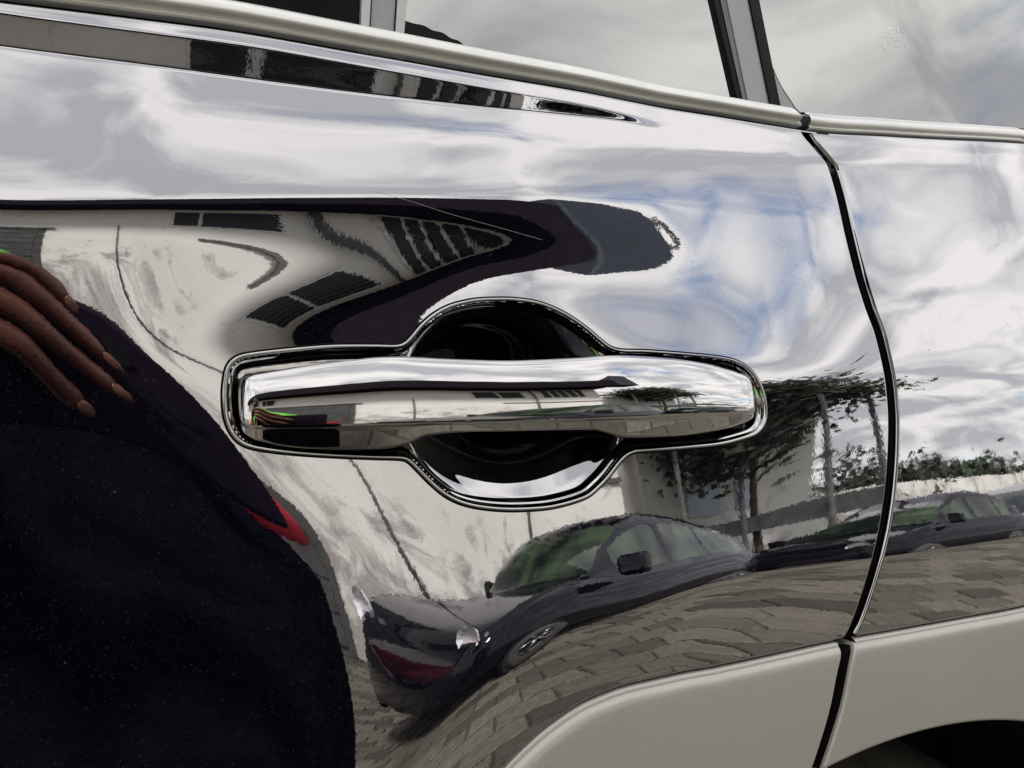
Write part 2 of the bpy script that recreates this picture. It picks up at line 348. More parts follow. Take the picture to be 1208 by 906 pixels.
def outline_dist(X, Z, poly):
    """signed distance (positive inside) of points to a closed polyline"""
    P = np.stack([X.ravel(), Z.ravel()], 1); A = poly; B = np.roll(poly, -1, 0)
    best = np.full(len(P), 1e9); ins = np.zeros(len(P), bool)
    for a, b in zip(A, B):
        ab = b-a; t = np.clip(((P-a)@ab)/max(ab@ab, 1e-15), 0, 1)
        dd = ((P-a-t[:, None]*ab)**2).sum(1); best = np.minimum(best, dd)
        c = ((a[1] > P[:, 1]) != (b[1] > P[:, 1])); xx = (b[0]-a[0])*(P[:, 1]-a[1])/((b[1]-a[1]) if abs(b[1]-a[1]) > 1e-12 else 1e-12)+a[0]
        ins ^= c & (P[:, 0] < xx)
    d = np.sqrt(best); return np.where(ins, d, -d).reshape(X.shape)

HG = .0052     # half gap to the flange curl
CR = .0017     # curl radius
def patch(keep, snap, off=0.0, zg=ZSg, xg=XS, yfun=None):
    """grid over (x,z); vertices outside are snapped to the trimming curves, faces wholly outside dropped"""
    X, Z = np.meshgrid(xg, zg, indexing='ij'); inside = keep(X, Z)
    n, m = X.shape; idx = np.arange(n*m).reshape(n, m)
    F = np.stack([idx[:-1, :-1], idx[1:, :-1], idx[1:, 1:], idx[:-1, 1:]], -1).reshape(-1, 4)
    cnt = inside.ravel()[F].sum(1); F = F[cnt > 0]
    X, Z = snap(X, Z, inside)
    Y = (fs(X, Z) if yfun is None else yfun(X, Z)) + off
    return np.stack([X.ravel(), Y.ravel(), (Z+ZC).ravel()], 1), F
def curl(path, outward, yfun, rad=CR, depth=.016, off=0.0, n=7):
    """flange that rolls round an edge and runs inwards; path (k,2), outward unit (k,2)"""
    rows = []
    for a in np.linspace(0, math.pi/2, n):
        p = path + outward*(rad*math.sin(a)); y = yfun(path[:, 0], path[:, 1]) + rad*(1-math.cos(a)) + off
        rows.append(np.stack([p[:, 0], y, p[:, 1]+ZC], 1))
    p = path+outward*rad; y = yfun(path[:, 0], path[:, 1]) + depth + off
    rows.append(np.stack([p[:, 0], y, p[:, 1]+ZC], 1))
    return np.array(rows)
def join(VF, rows):
    V, F = VF; base = len(V); n, m = rows.shape[:2]; idx = base+np.arange(n*m).reshape(n, m)
    F2 = np.stack([idx[:-1, :-1], idx[1:, :-1], idx[1:, 1:], idx[:-1, 1:]], -1).reshape(-1, 4)
    return np.vstack([V, rows.reshape(-1, 3)]), np.vstack([F, F2])
def normals2(path, side):
    t = np.gradient(path, axis=0); t /= np.linalg.norm(t, axis=1)[:, None]
    nrm = np.stack([t[:, 1], -t[:, 0]], 1); return nrm*side

car = thing('parked_car', 'black pearl car with chrome pull handle, grey window trim and silver wheel arch cladding', 'car', (0.1, .4, 0))
# ---- rear door
bzo = bez
def door_keep(X, Z):
    k = (Z < topz(X)) & (Z > botz(X)+.0002) & (X < gapx(Z)-HG)
    sub = (X > bez[:, 0].min()-.002) & (X < bez[:, 0].max()+.002) & (Z > bez[:, 1].min()-.002) & (Z < bez[:, 1].max()+.002)
    dd = np.full(X.shape, -1.0); dd[sub] = outline_dist(X[sub], Z[sub], bez)
    return k & (dd < .0016)
def door_snap(X, Z, ins):
    Z2 = np.where(~ins & (Z > topz(X)), topz(X), Z); Z2 = np.where(~ins & (Z2 < botz(X)), botz(X), Z2)
    X2 = np.where(~ins & (X > gapx(Z2)-HG), gapx(Z2)-HG, X); return X2, Z2
VF = patch(door_keep, door_snap)
zz_ = np.linspace(gp[:, 2].min(), tp[-3, 2], 300); zz_ = zz_[zz_ > botz(gapx(zz_)-HG)]
path = np.stack([gapx(zz_)-HG, zz_], 1); VF = join(VF, curl(path, normals2(path, 1), fs))
xx_ = np.linspace(-.62, float(gapx(botz(.34)))-HG, 500); path = np.stack([xx_, botz(xx_)], 1)
VF = join(VF, curl(path, normals2(path, 1), fs, rad=.0012, depth=.012))
xx_ = np.linspace(-.62, float(gapx(.1315))-HG, 400); path = np.stack([xx_, topz(xx_)], 1)
VF = join(VF, curl(path, normals2(path, -1), fs, rad=.0014, depth=.014))
np_mesh('rear_door', *VF, M['paint'], car)
sc_ = [np.array(unproj(p[0], p[1], -.00004)) for p in catmull([(441, 226), (480, 236), (530, 252), (580, 266), (640, 283)], 40, False)]
rows = [[(p[0], p[1], p[2]+ZC+w_) for p in sc_] for w_ in (-.00007, .00007)]
MB().grid(np.array(rows)).build('scratch', mat('scratch_mark', (.45, .44, .44), .6, noise=(500, .3)), car)
# ---- quarter panel
def q_keep(X, Z): return (Z < topz(X)) & (Z > botz(X)+.0002) & (X > gapx(Z)+HG)
def q_snap(X, Z, ins):
    Z2 = np.where(~ins & (Z > topz(X)), topz(X), Z); Z2 = np.where(~ins & (Z2 < botz(X)), botz(X), Z2)
    X2 = np.where(~ins & (X < gapx(Z2)+HG), gapx(Z2)+HG, X); return X2, Z2
msk = XS > .25
VF = patch(q_keep, q_snap, xg=XS[msk], zg=ZSg[ZSg > -.2])
zz_ = np.linspace(float(botz(.35)), tp[-3, 2], 300); path = np.stack([gapx(zz_)+HG, zz_], 1)
VF = join(VF, curl(path, normals2(path, -1), fs))
xx_ = np.linspace(float(gapx(botz(.34)))+HG, .80, 200); path = np.stack([xx_, botz(xx_)], 1)
VF = join(VF, curl(path, normals2(path, 1), fs, rad=.0012, depth=.012))
xx_ = np.linspace(float(gapx(.1315))+HG, .80, 200); path = np.stack([xx_, topz(xx_)], 1)
VF = join(VF, curl(path, normals2(path, -1), fs, rad=.0014, depth=.014))
np_mesh('quarter_panel', *VF, M['paint'], car)
# ---- dark inner structure behind the shut line
zz_ = np.linspace(float(botz(.34))-.002, .1285, 80)
def seal_rows(z, yf, half):
    gx = gapx(z); R_ = []
    for o_, y_ in ((-half-.006, .0125), (-half+.001, .0115), (half-.0026, .0046), (half-.0016, .0022), (half-.0004, .0020), (half+.003, .004)):
        R_.append(np.stack([gx+o_, yf(gx+half*np.sign(o_), z)+y_, z+ZC], 1))
    return np.array(R_)
MB().grid(seal_rows(zz_, fs, HG)).build('door_seal', M['rubber'], car, smooth=True)
xx_ = np.linspace(-.6, .8, 200)
rows = np.array([np.stack([xx_, fs(xx_, botz(xx_))+.0105, botz(xx_)+o_+ZC], 1) for o_ in (-.02, .02)])
MB().grid(rows).build('cladding_seal', M['rubber'], car, smooth=True)
rows = np.array([np.stack([xx_, fs(xx_, topz(xx_))+y_, topz(xx_)+o_+ZC], 1) for y_, o_ in ((.012, -.012), (.0125, .006), (.02, .018))])
MB().grid(rows).build('belt_seal', M['rubber'], car, smooth=True)

# ---- wheel arch cladding (two pieces)
AR = .452; pa_ = np.array(unproj(955, 903, -.004)); pb_ = np.array(unproj(1208, 846, -.004))
mid_ = (pa_+pb_)/2; dv_ = (pb_-pa_)[[0, 2]]; hl_ = np.linalg.norm(dv_)/2; dv_ /= 2*hl_; hh_ = math.sqrt(AR**2-hl_**2)
ACX, ACZ = mid_[0]+dv_[1]*hh_, mid_[2]-dv_[0]*hh_
def archz(x): return ACZ + np.sqrt(np.maximum(AR**2-(np.asarray(x)-ACX)**2, 0))
GC = .0027
def cladtop(x): return botz(x)-.0046
def clad_y(X, Z):
    zt = cladtop(X); base = fs(X, botz(X)) - .0035; u = np.maximum(zt-Z, 0)
    return base + .010*np.exp(-u/.0016)*.28 - .004*u/.06 + u*u*.6
def lowz(x): return np.where(np.abs(np.asarray(x)-ACX) < AR, np.maximum(archz(x), -.62), -.62)
for nm, lo in (('wheel_arch_cladding', True), ('wheel_arch_cladding', False)):
    if lo:
        keep = lambda X, Z: (Z < cladtop(X)) & (Z > lowz(X)) & (X < gapx(Z)-HG-.0012)
        def snap(X, Z, ins):
            Z2 = np.where(~ins & (Z > cladtop(X)), cladtop(X), Z); Z2 = np.where(~ins & (Z2 < lowz(X)), lowz(X), Z2)
            return np.where(~ins & (X > gapx(Z2)-HG-.0012), gapx(Z2)-HG-.0012, X), Z2
        xg = XS[XS < .40]
    else:
        keep = lambda X, Z: (Z < cladtop(X)) & (Z > lowz(X)) & (X > gapx(Z)+HG+.0012)
        def snap(X, Z, ins):
            Z2 = np.where(~ins & (Z > cladtop(X)), cladtop(X), Z); Z2 = np.where(~ins & (Z2 < lowz(X)), lowz(X), Z2)
            return np.where(~ins & (X < gapx(Z2)+HG+.0012), gapx(Z2)+HG+.0012, X), Z2
        xg = XS[XS > .25]
    VF = patch(keep, snap, zg=ZSg[ZSg < -.12], xg=xg, yfun=clad_y)
    if lo: xx_ = np.linspace(-.6, float(gapx(cladtop(.33)))-HG-.0012, 500)
    else: xx_ = np.linspace(float(gapx(cladtop(.33)))+HG+.0012, .80, 250)
    path = np.stack([xx_, cladtop(xx_)], 1); VF = join(VF, curl(path, normals2(path, -1), clad_y, rad=.0022, depth=.014))
    zz_ = np.linspace(-.27, float(cladtop(.33)), 120); sg = 1 if lo else -1
    path = np.stack([gapx(zz_)-sg*(HG+.0012), zz_], 1); VF = join(VF, curl(path, normals2(path, sg), clad_y, rad=.0014, depth=.014))
    xa = np.linspace(ACX-.30, float(gapx(-.205))-HG, 150) if lo else np.linspace(float(gapx(-.205))+HG, .80, 200)
    path = np.stack([xa, archz(xa)], 1); VF = join(VF, curl(path, normals2(path, 1), clad_y, rad=.002, depth=.02))
    np_mesh(nm, *VF, M['clad'], car)
zz_ = np.linspace(-.27, float(cladtop(.33))-.001, 60)
MB().grid(seal_rows(zz_, clad_y, HG+.0014)).build('door_seal', M['rubber'], car, smooth=True)
# ---- wheel well and wheel
mb = MB(); n = 60
rows = []
for y_ in (.035, .40):
    rows.append([(ACX+(AR+.012)*math.cos(a), y_, ZC+ACZ+(AR+.012)*math.sin(a)) for a in np.linspace(-.3, math.pi+.3, n)])
mb.grid(rows); mb.add([rows[1][i] for i in range(n)], [tuple(range(n))]); mb.build('wheel_liner', M['void'], car, smooth=True)
wheel = MB().lathe([(.20, .28), (.20, .11), (.235, .10)], (ACX, 0, .388)).build('wheel', M['rim'], car, smooth=True)
prof = [(.225, .12), (.24, .098), (.27, .086), (.30, .082), (.325, .086), (.34, .096), (.349, .115), (.35, .16), (.35, .24), (.34, .29), (.24, .30), (.225, .28)]
MB().lathe([(r_*1.11, h_) for r_, h_ in prof], (ACX, 0, .388), n=72).build('tyre', M['tyre'], wheel, smooth=True)
mb = MB(); mb.lathe([(.0, .085), (.06, .085), (.065, .11)], (ACX, 0, .388))
for k in range(5):
    a = 2*math.pi*k/5
    for da in (-.12, .12):
        mb.tube([(ACX+.04*math.cos(a), .10, .388+.04*math.sin(a)), (ACX+.245*math.cos(a+da), .105, .388+.245*math.sin(a+da))], .014, 6)
mb.build('rim', M['rim'], wheel, smooth=True)

# ---- handle: recess, bezel, grip
handle = bpy.data.objects.new('door_handle', None); COL.objects.link(handle); handle.parent = car
hc = unproj(600, 470); handle.location = (hc[0]-car.location.x, hc[1]-car.location.y, hc[2]+ZC-car.location.z); bpy.context.view_layer.update()
x0, z0 = bez.min(0)-.002; x1, z1 = bez.max(0)+.002
xg = np.arange(x0, x1, .0007); zg = np.arange(z0, z1, .0007)
cupL = unproj(474, 475)[0]; cupR = unproj(739, 475)[0]; cupT = unproj(600, 350)[2]; cupB = unproj(600, 604)[2]
ccx, ccz, cra, crb = (cupL+cupR)/2, (cupT+cupB)/2, (cupR-cupL)/2, (cupT-cupB)/2
Xg, Zg = np.meshgrid(xg, zg, indexing='ij'); SD = outline_dist(Xg, Zg, bez)
def sstep(a, b, t): t = np.clip((t-a)/(b-a), 0, 1); return t*t*(3-2*t)
wall = .0095*sstep(.0012, .0058, SD) + .003*sstep(.0058, .02, SD)
rr = np.sqrt(((Xg-ccx)/cra)**2 + ((Zg-ccz)/crb)**2)
rq = np.linspace(0, 1.2, 400)
def bowl_prof(sl):
    g_ = np.interp(rq, [0, .30, .36, .58, .66, .88, .95, 1.0, 1.2], sl); I = np.concatenate([[0], np.cumsum((g_[1:]+g_[:-1])*.5*np.diff(rq))])*.046
    I = np.interp(1.0, rq, I)-I; return I
lo_p = bowl_prof([0, .3, .5, .5, .46, .42, .6, .8, .8]); up_p = bowl_prof([0, .3, .7, .9, .95, .95, .95, .9, .9])
sn = (Zg-ccz)/crb/np.maximum(rr, 1e-4); wu = sstep(-.35, .45, sn)
bowl = np.interp(rr, rq, lo_p)*(1-wu)+np.interp(rr, rq, up_p)*wu + .0044
bowl = np.where(rr < 1.1, bowl, -.02); wc = sstep(1.12, .98, rr); wall = wall*(1-wc)+.0046*sstep(.0004, .0030, SD)*wc
kk = .002; hh = np.clip(.5+.5*(bowl-wall)/kk, 0, 1); dep = wall*(1-hh)+bowl*hh + kk*hh*(1-hh)
dep *= sstep(0, .0035, SD)
n_, m_ = Xg.shape; idx = np.arange(n_*m_).reshape(n_, m_)
F = np.stack([idx[:-1, :-1], idx[1:, :-1], idx[1:, 1:], idx[:-1, 1:]], -1).reshape(-1, 4); F = F[(SD.ravel()[F] > .0008).all(1)]
np_mesh('finger_recess', np.stack([Xg.ravel(), (fs(Xg, Zg)+dep).ravel(), Zg.ravel()+ZC], 1), F, M['recess'], handle)
# bezel ring swept round the outline: a thin outer seal, a bead and an inward chamfer
c2 = bez.mean(0); tn = np.roll(bez, -1, 0)-np.roll(bez, 1, 0); tn /= np.linalg.norm(tn, axis=1)[:, None]
area = .5*np.sum(bez[:, 0]*np.roll(bez[:, 1], -1)-np.roll(bez[:, 0], -1)*bez[:, 1])
inn = np.stack([-tn[:, 1], tn[:, 0]], 1)*(1 if area > 0 else -1)
yb = fs(bez[:, 0], bez[:, 1])
def ring(prof):
    rows = []
    for (o_, y_) in prof:
        p = bez+inn*o_; rows.append(np.stack([p[:, 0], yb+y_, p[:, 1]+ZC], 1))
    return np.transpose(np.array(rows), (1, 0, 2))
def ring_mesh(name, prof, m, parent):
    P = ring(prof); P = np.concatenate([P, P[:1]], 0); MB().grid(P).build(name, m, parent, smooth=True)
ring_mesh('bezel', [(.0002, .0012), (.0003, -.0008), (.0008, -.0014), (.0014, -.0013), (.0019, -.0007), (.0023, .0002), (.0026, .0012), (.0029, .0016), (.0034, .0018), (.0040, .0026), (.0044, .0042), (.0046, .0068), (.0046, .010)], M['bezel'], handle)
ring_mesh('bezel_seal', [(-.0004, .0006), (-.0003, -.0004), (0, -.0007), (.0004, -.0003), (.0004, .001)], M['rubber'], handle)
# grip
GR = [(283, 458, 488, 496), (285, 450, 496, 504), (290, 444, 502, 512), (300, 441, 503.5, 518), (330, 436, 503.5, 526), (370, 430, 503, 530), (420, 424, 502, 531), (455, 420.5, 501, 530.5), (480, 420, 500, 526), (505, 421, 499, 514), (550, 423, 498, 510), (600, 424.5, 497, 509),
      (660, 423, 495.5, 507.5), (700, 421, 494, 507), (722, 419, 493, 512), (745, 418.5, 492.5, 517), (800, 422, 490, 515), (840, 428, 488.5, 510), (866, 434.5, 488, 504), (880, 439, 487.5, 499), (889, 444, 486, 495), (894, 450, 484, 491), (897, 458, 481, 487)]
XC = unproj(590, 470)[0]
def gy(x, z): return float(fs(x, 0.0)) - .0185 + .0145*((x-.155)/.125)**2
GA = []
for px, a, b, c in GR:
    xa, ya, za = unproj(px, a, 0, gy); _, _, zb = unproj(px, b, 0, gy); _, _, zc_ = unproj(px, c, 0, gy)
    GA.append((xa, ya, za, zb, zc_))
GA = np.array(GA); gs = np.linspace(GA[0, 0], GA[-1, 0], 240)
gs = GA[0, 0] + (GA[-1, 0]-GA[0, 0])*(.5-.5*np.cos(np.linspace(0, math.pi, 240)))*1.0
zt = pchip(GA[:, 0], GA[:, 2], gs); zb = pchip(GA[:, 0], GA[:, 3], gs); zu = pchip(GA[:, 0], GA[:, 4], gs)
yc = np.array([gy(x, 0) for x in gs])
dl = gs-GA[0, 0]; dr = GA[-1, 0]-gs
endo = .0045*np.exp(-dl/.0022) + .0050*np.exp(-dr/.0022)
tt = np.linspace(0, 1, 30); tau = np.interp(tt, [0, .05, .12, .25, .44, .60, .85, .95, 1], [50, 34, 26, 21, 16.5, 10, 2.5, 0, -3])
P = []
for i, x in enumerate(gs):
    H = zt[i]-zb[i]; z = zt[i]-tt*H
    sl_ = np.tan(np.radians(tau)); y = np.concatenate([[0], np.cumsum((sl_[1:]+sl_[:-1])*.5*np.diff(z))]); y -= y.min()
    y = y*min(1.0, H/.02)
    row = [(x, yc[i]+.024, zt[i]-.006), (x, yc[i]+.016, zt[i]-.0012), (x, yc[i]+endo[i]+y[0]+.0035, zt[i]-.0001)]
    row += [(x, yc[i]+endo[i]+yy, z_) for yy, z_ in zip(y, z)]
    h2 = max(zb[i]-zu[i], .0005); yl = yc[i]+endo[i]+y[-1]
    row += [(x, yl+.00025, zb[i]-.0005)]
    for q in np.linspace(.12, .94, 8): row.append((x, yl+.0003+h2*q*math.tan(R(15)), zb[i]-h2*q))
    row += [(x, yl+h2*.27+.0006, zu[i]), (x, yl+h2*.27+.003, zu[i]-.0004), (x, yc[i]+.022, zu[i]+.002)]
    P.append(row)
P = np.array(P); P[:, :, 2] += ZC
fr_ = P[:, 2:-2]; bk = np.concatenate([P[:, -3:], P[:, :3]], 1)
mb = MB().grid(fr_); nP = P.shape[1]
nF = fr_.shape[1]; mb.f.append(tuple(range(nF))); mb.f.append(tuple(range((len(gs)-1)*nF, len(gs)*nF)))
g = mb.build('grip', M['chrome'], handle, smooth=True)
bk = P[:, [-3, -2, -1, 0, 1, 2]].copy(); bk[:, 2, 1] = bk[:, 3, 1] = fs(gs, 0*gs)+.0118; bk[:, 1, 1] = yc+.012; bk[:, 4, 1] = yc+.012; bk[:, 2, 2] = bk[:, 1, 2]; bk[:, 3, 2] = bk[:, 4, 2]; bk[:, 0, 1] += .0006; bk[:, 5, 1] += .0006
MB().grid(bk).build('grip_backing', M['gloss_black'], handle, smooth=True)
# ends of the grip seated on short plinths
for (pa, pb) in ((300, 470), (745, 880)):
    xa = unproj(pa, 470)[0]; xb = unproj(pb, 470)[0]; za = unproj(pa, 512)[2]; zb_ = unproj(pa, 440)[2]
    MB().box(xa, xb, hc[1]+.002, hc[1]+.016, za+ZC, zb_+ZC).build('handle_mount', M['gloss_black'], handle, bevel=.002)

# ---- belt mouldings
def sweep_x(name, xs, prof, m, endcut=None):
    """prof: (dy, dz) relative to the top edge of the body skin"""
    rows = []
    for (dy, dz_) in prof:
        x = xs.copy()
        if endcut is not None: x = np.where(xs > xs[-1]-1e-6, xs, xs)
        rows.append(np.stack([x + (endcut(dz_) if endcut else 0)*((xs-xs[0])/(xs[-1]-xs[0]))**40, fs(xs, topz(xs))+dy, topz(xs)+dz_+ZC], 1))
    return MB().grid(np.transpose(np.array(rows), (1, 0, 2))).build(name, m, car, smooth=True)
MP = [(a_, b_+.0028) for a_, b_ in [(.008, .0022), (.0035, .0020), (.0024, .0024), (.0023, .0038), (.0028, .0045), (.0028, .0047), (.0006, .0050), (-.0007, .0056), (-.0006, .0070), (.0002, .0088), (.0012, .0104), (.0028, .0119), (.0056, .0129), (.0085, .0131), (.013, .0129)]]
xe = unproj(944, 152)[0]
sweep_x('belt_moulding', np.concatenate([np.linspace(-.62, -.1, 20), np.linspace(-.098, xe, 260)]), MP, M['satin'], endcut=lambda d: (.0157-d)*.9-.006)
MQ = [(a_, b_+.0012) for a_, b_ in [(.013, .0022), (.0035, .0023), (.0022, .0028), (.0022, .0040), (.0026, .0045), (.0018, .0048), (.0006, .0058), (.0006, .0080), (.0018, .0102), (.0042, .0118), (.0052, .0122), (.0050, .0126), (.0058, .0136), (.0075, .0142), (.012, .0144)]]
sweep_x('belt_moulding', np.linspace(unproj(957, 155)[0], .80, 120), MQ, M['satin'])

# ---- glazing: a leaning plane behind the mouldings
GT = math.tan(R(24)); xq = np.linspace(-.05, .50, 60); GQ = np.polyfit(xq, fs(xq, topz(xq)), 3)
print('BELT', np.round(fs(xq[::6], topz(xq[::6])), 4))
def gsurf(x, z, out=0.0): return np.polyval(GQ, np.clip(x, -.1, .55))+.0095+(z-.142)*GT-out
def glass_pt(px, py, out=0.0):
    x, y, z = unproj(px, py, 0, lambda x_, z_: float(gsurf(x_, z_, out))); return (x, y, z+ZC)
def glass_sheet(name, xa, xb, m, za=.143, zb=.44, slant=0.0, slantb=0.0):
    us = np.linspace(0, 1, 20); zs = np.linspace(za, zb, 12); rows = []
    for z in zs:
        x0_ = xa+slant*(z-.142); x1_ = xb+slantb*(z-.142)
        xs_ = x0_+(x1_-x0_)*us; rows.append(np.stack([xs_, gsurf(xs_, z), np.full(20, z+ZC)], 1))
    return MB().grid(np.array(rows)).build(name, m, car, smooth=True)
def px_line(p0, p1):
    a = glass_pt(*p0); b = glass_pt(*p1); k = (a[0]-b[0])/(a[2]-b[2]); return a[0]+k*((.142+ZC)-a[2]), k
dL, dLk = px_line((424.5, 0), (423, 36)); dR, dRk = px_line((479, 0), (475, 42))
pL, pLk = px_line((839, 0), (866, 117)); pR, pRk = px_line((888, 0), (912, 126))
glass_sheet('front_window', -.62, dL+.006, M['clear_glass'], slantb=dLk)
glass_sheet('rear_window', dL+.006, pL+.004, M['glass'], slant=dLk, slantb=pLk)
def strip(name, px0a, px0b, px1a, px1b, m, out, th, parent=car, y0=0, y1=45, ztop=.44):
    """a bar in the window plane between two slanting edges; edges given at pixel rows y0 (upper) and y1 (lower)"""
    a, ak = px_line((px0a, y0), (px1a, y1)); b, bk = px_line((px0b, y0), (px1b, y1))
    vs = []; zs = np.linspace(.1445, ztop, 10)
    rows = [[], [], [], []]
    for z in zs:
        xa_ = a+ak*(z-.142); xb_ = b+bk*(z-.142); w = min(.0008, (xb_-xa_)*.25)
        rows[0].append((xa_, gsurf(xa_, z, out-th), z+ZC)); rows[1].append((xa_+w*.3, gsurf(xa_, z, out), z+ZC)); rows[2].append((xb_-w*.3, gsurf(xb_, z, out), z+ZC)); rows[3].append((xb_, gsurf(xb_, z, out-th), z+ZC))
    return MB().grid(np.array(rows)).build(name, m, parent)
dv = strip('window_divider', 424.5, 436.5, 423, 434, M['satin_grey'], .0030, .004)
strip('divider_face', 436.5, 466, 434, 463, M['pillar'], .0022, .003, dv)
strip('divider_edge', 466, 479, 463, 475, M['satin_grey'], .0030, .004, dv)
strip('divider_line', 435.8, 437.2, 433.4, 434.8, M['rubber'], .0033, .004, dv)
strip('divider_line', 465.4, 466.8, 462.5, 463.8, M['rubber'], .0033, .004, dv)
pv = strip('window_pillar', 852, 877, 876.5, 901, M['pillar'], .0040, .005, y1=120)
strip('pillar_seal', 838, 845, 865.5, 871, M['rubber'], .0030, .004, pv, y1=118)
strip('pillar_bevel', 845, 852, 871, 876.5, M['gloss_black'], .0034, .004, pv, y1=118)
strip('pillar_seal', 877, 889, 901, 913, M['rubber'], .0052, .006, pv, y1=122)
qw = glass_sheet('quarter_window', pR-.002, .80, M['glass'], slant=pRk)
# dark reflection in the rear door glass, painted on as a black patch
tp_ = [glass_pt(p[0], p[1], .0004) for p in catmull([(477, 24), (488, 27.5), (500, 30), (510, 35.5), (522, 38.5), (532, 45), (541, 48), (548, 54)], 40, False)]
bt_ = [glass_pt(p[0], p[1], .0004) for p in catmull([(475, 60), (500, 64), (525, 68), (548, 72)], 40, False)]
MB().grid(np.array([tp_, bt_])).build('painted_reflection', M['rubber'], car)
# frit border of the quarter window
fr = [glass_pt(p[0], p[1], .0006) for p in catmull([(886, -40), (890, 0), (896, 30), (905, 62), (918, 95), (932, 118), (946, 134), (980, 140), (1060, 146), (1208, 152), (1400, 160)], 120, False)]
fo = [glass_pt(p[0], p[1], .0006) for p in catmull([(876, -40), (884, 0), (890, 30), (898, 62), (908, 95), (918, 124), (932, 145), (980, 148), (1060, 154), (1208, 160), (1400, 168)], 120, False)]
MB().grid(np.array([fr, fo])).build('frit_band', M['pillar'], qw)
MB().tube([glass_pt(p[0], p[1], .0006) for p in catmull([(886, -40), (890, 0), (896, 30), (905, 62), (918, 95), (932, 118), (946, 134), (980, 140), (1060, 146), (1208, 152), (1400, 160)], 120, False)], .0003, 5).build('frit_line', M['rubber'], qw, smooth=True)
# etched mark: small worn letters as in the photograph (three short rows and a roundel)
mb = MB()
def stroke(a, b, w=.55):
    d_ = np.array([b[0]-a[0], b[1]-a[1]]); ln = max(np.hypot(*d_), 1e-6); nrm = np.array([-d_[1], d_[0]])/ln*w
    q = [(a[0]+nrm[0], a[1]+nrm[1]), (b[0]+nrm[0], b[1]+nrm[1]), (b[0]-nrm[0], b[1]-nrm[1]), (a[0]-nrm[0], a[1]-nrm[1])]
    mb.add([glass_pt(p[0], p[1], .00015) for p in q], [(0, 1, 2, 3)])
for k in range(14):
    a = 2*math.pi*k/14; b = 2*math.pi*(k+1)/14
    if k not in (3, 4): stroke((1049.5+5*math.cos(a), 36.5+3.6*math.sin(a)), (1049.5+5*math.cos(b), 36.5+3.6*math.sin(b)), .5)
    if k not in (9, 10): stroke((1046+4.4*math.cos(a), 53+6*math.sin(a)), (1046+4.4*math.cos(b), 53+6*math.sin(b)), .5)
for s_ in [((1048, 34), (1048, 39)), ((1048, 34), (1051, 34)), ((1048, 36.5), (1050.5, 36.5)), ((1048, 39), (1051, 39)), ((1058, 34), (1060, 38.5)), ((1060, 38.5), (1060, 34)), ((1063, 34), (1065.5, 38.5)), ((1062.5, 36.5), (1065, 36.5)),
           ((1042, 43), (1050, 43.5)), ((1051, 42.5), (1051, 46)), ((1054, 43), (1054, 47)), ((1054, 47), (1057, 47)), ((1058.5, 43.5), (1061.5, 43.5)), ((1058.5, 43.5), (1058.5, 47)), ((1061.5, 43.5), (1061.5, 47)), ((1058.5, 47), (1061.5, 47)),
           ((1052, 54), (1056, 54)), ((1057, 52.5), (1057, 55)), ((1060, 52), (1060, 55.5)), ((1060, 52), (1063, 52)), ((1063, 52), (1063, 55.5)), ((1060, 55.5), (1063, 55.5)), ((1067, 52.5), (1069, 55.5)), ((1067, 55.5), (1069, 55.5))]: stroke(*s_, .45)
mb.build('etched_mark', M['etch'], qw)
# upper body beyond the picture: cant rail and roof
rows = []
for dy, dz_ in ((-.002, .425), (-.006, .435), (.004, .46), (.03, .485), (.12, .52), (.4, .55), (.9, .56)):
    xs_ = np.linspace(-.62, .80, 30); rows.append(np.stack([xs_, gsurf(xs_, .44)+dy, np.full(30, dz_+ZC)], 1))
MB().grid(np.array(rows)).build('roof', M['paint'], car, smooth=True)

# ================================================================== surroundings (mirrored in the paint)
def island_vary(t, b, tcn, c0, c1, sc=None):
    gi = nn(t, 'ShaderNodeNewGeometry'); oi = nn(t, 'ShaderNodeObjectInfo')
    r_ = mth(t, 'ADD', gi.outputs['Random Per Island'], oi.outputs['Random']); r_ = mth(t, 'FRACT', r_)
    rp = nn(t, 'ShaderNodeValToRGB'); e = rp.color_ramp.elements; e[0].color = (*c0, 1); e[1].color = (*c1, 1); t.links.new(r_, rp.inputs[0])
    nz = nn(t, 'ShaderNodeTexNoise'); nz.inputs['Scale'].default_value = 25; nz.inputs['Detail'].default_value = 6; t.links.new(tcn.outputs['Object'], nz.inputs[0])
    m_ = nn(t, 'ShaderNodeMix'); m_.data_type = 'RGBA'; m_.blend_type = 'MULTIPLY'; m_.inputs['Factor'].default_value = .6
    r2 = nn(t, 'ShaderNodeValToRGB'); e = r2.color_ramp.elements; e[0].color = (.45, .45, .45, 1); e[1].color = (1.3, 1.3, 1.3, 1); e[0].position = .3; e[1].position = .7
    t.links.new(nz.outputs[0], r2.inputs[0]); t.links.new(rp.outputs[0], m_.inputs['A']); t.links.new(r2.outputs[0], m_.inputs['B'])
    t.links.new(m_.outputs['Result'], b.inputs['Base Color'])
M['paver'] = mat('paver', (.2, .18, .15), .85, build=lambda t, b, c: island_vary(t, b, c, (.036, .033, .025), (.118, .105, .080)))
M['joint'] = mat('joint_sand', (.05, .046, .038), .95, noise=(30, .4))
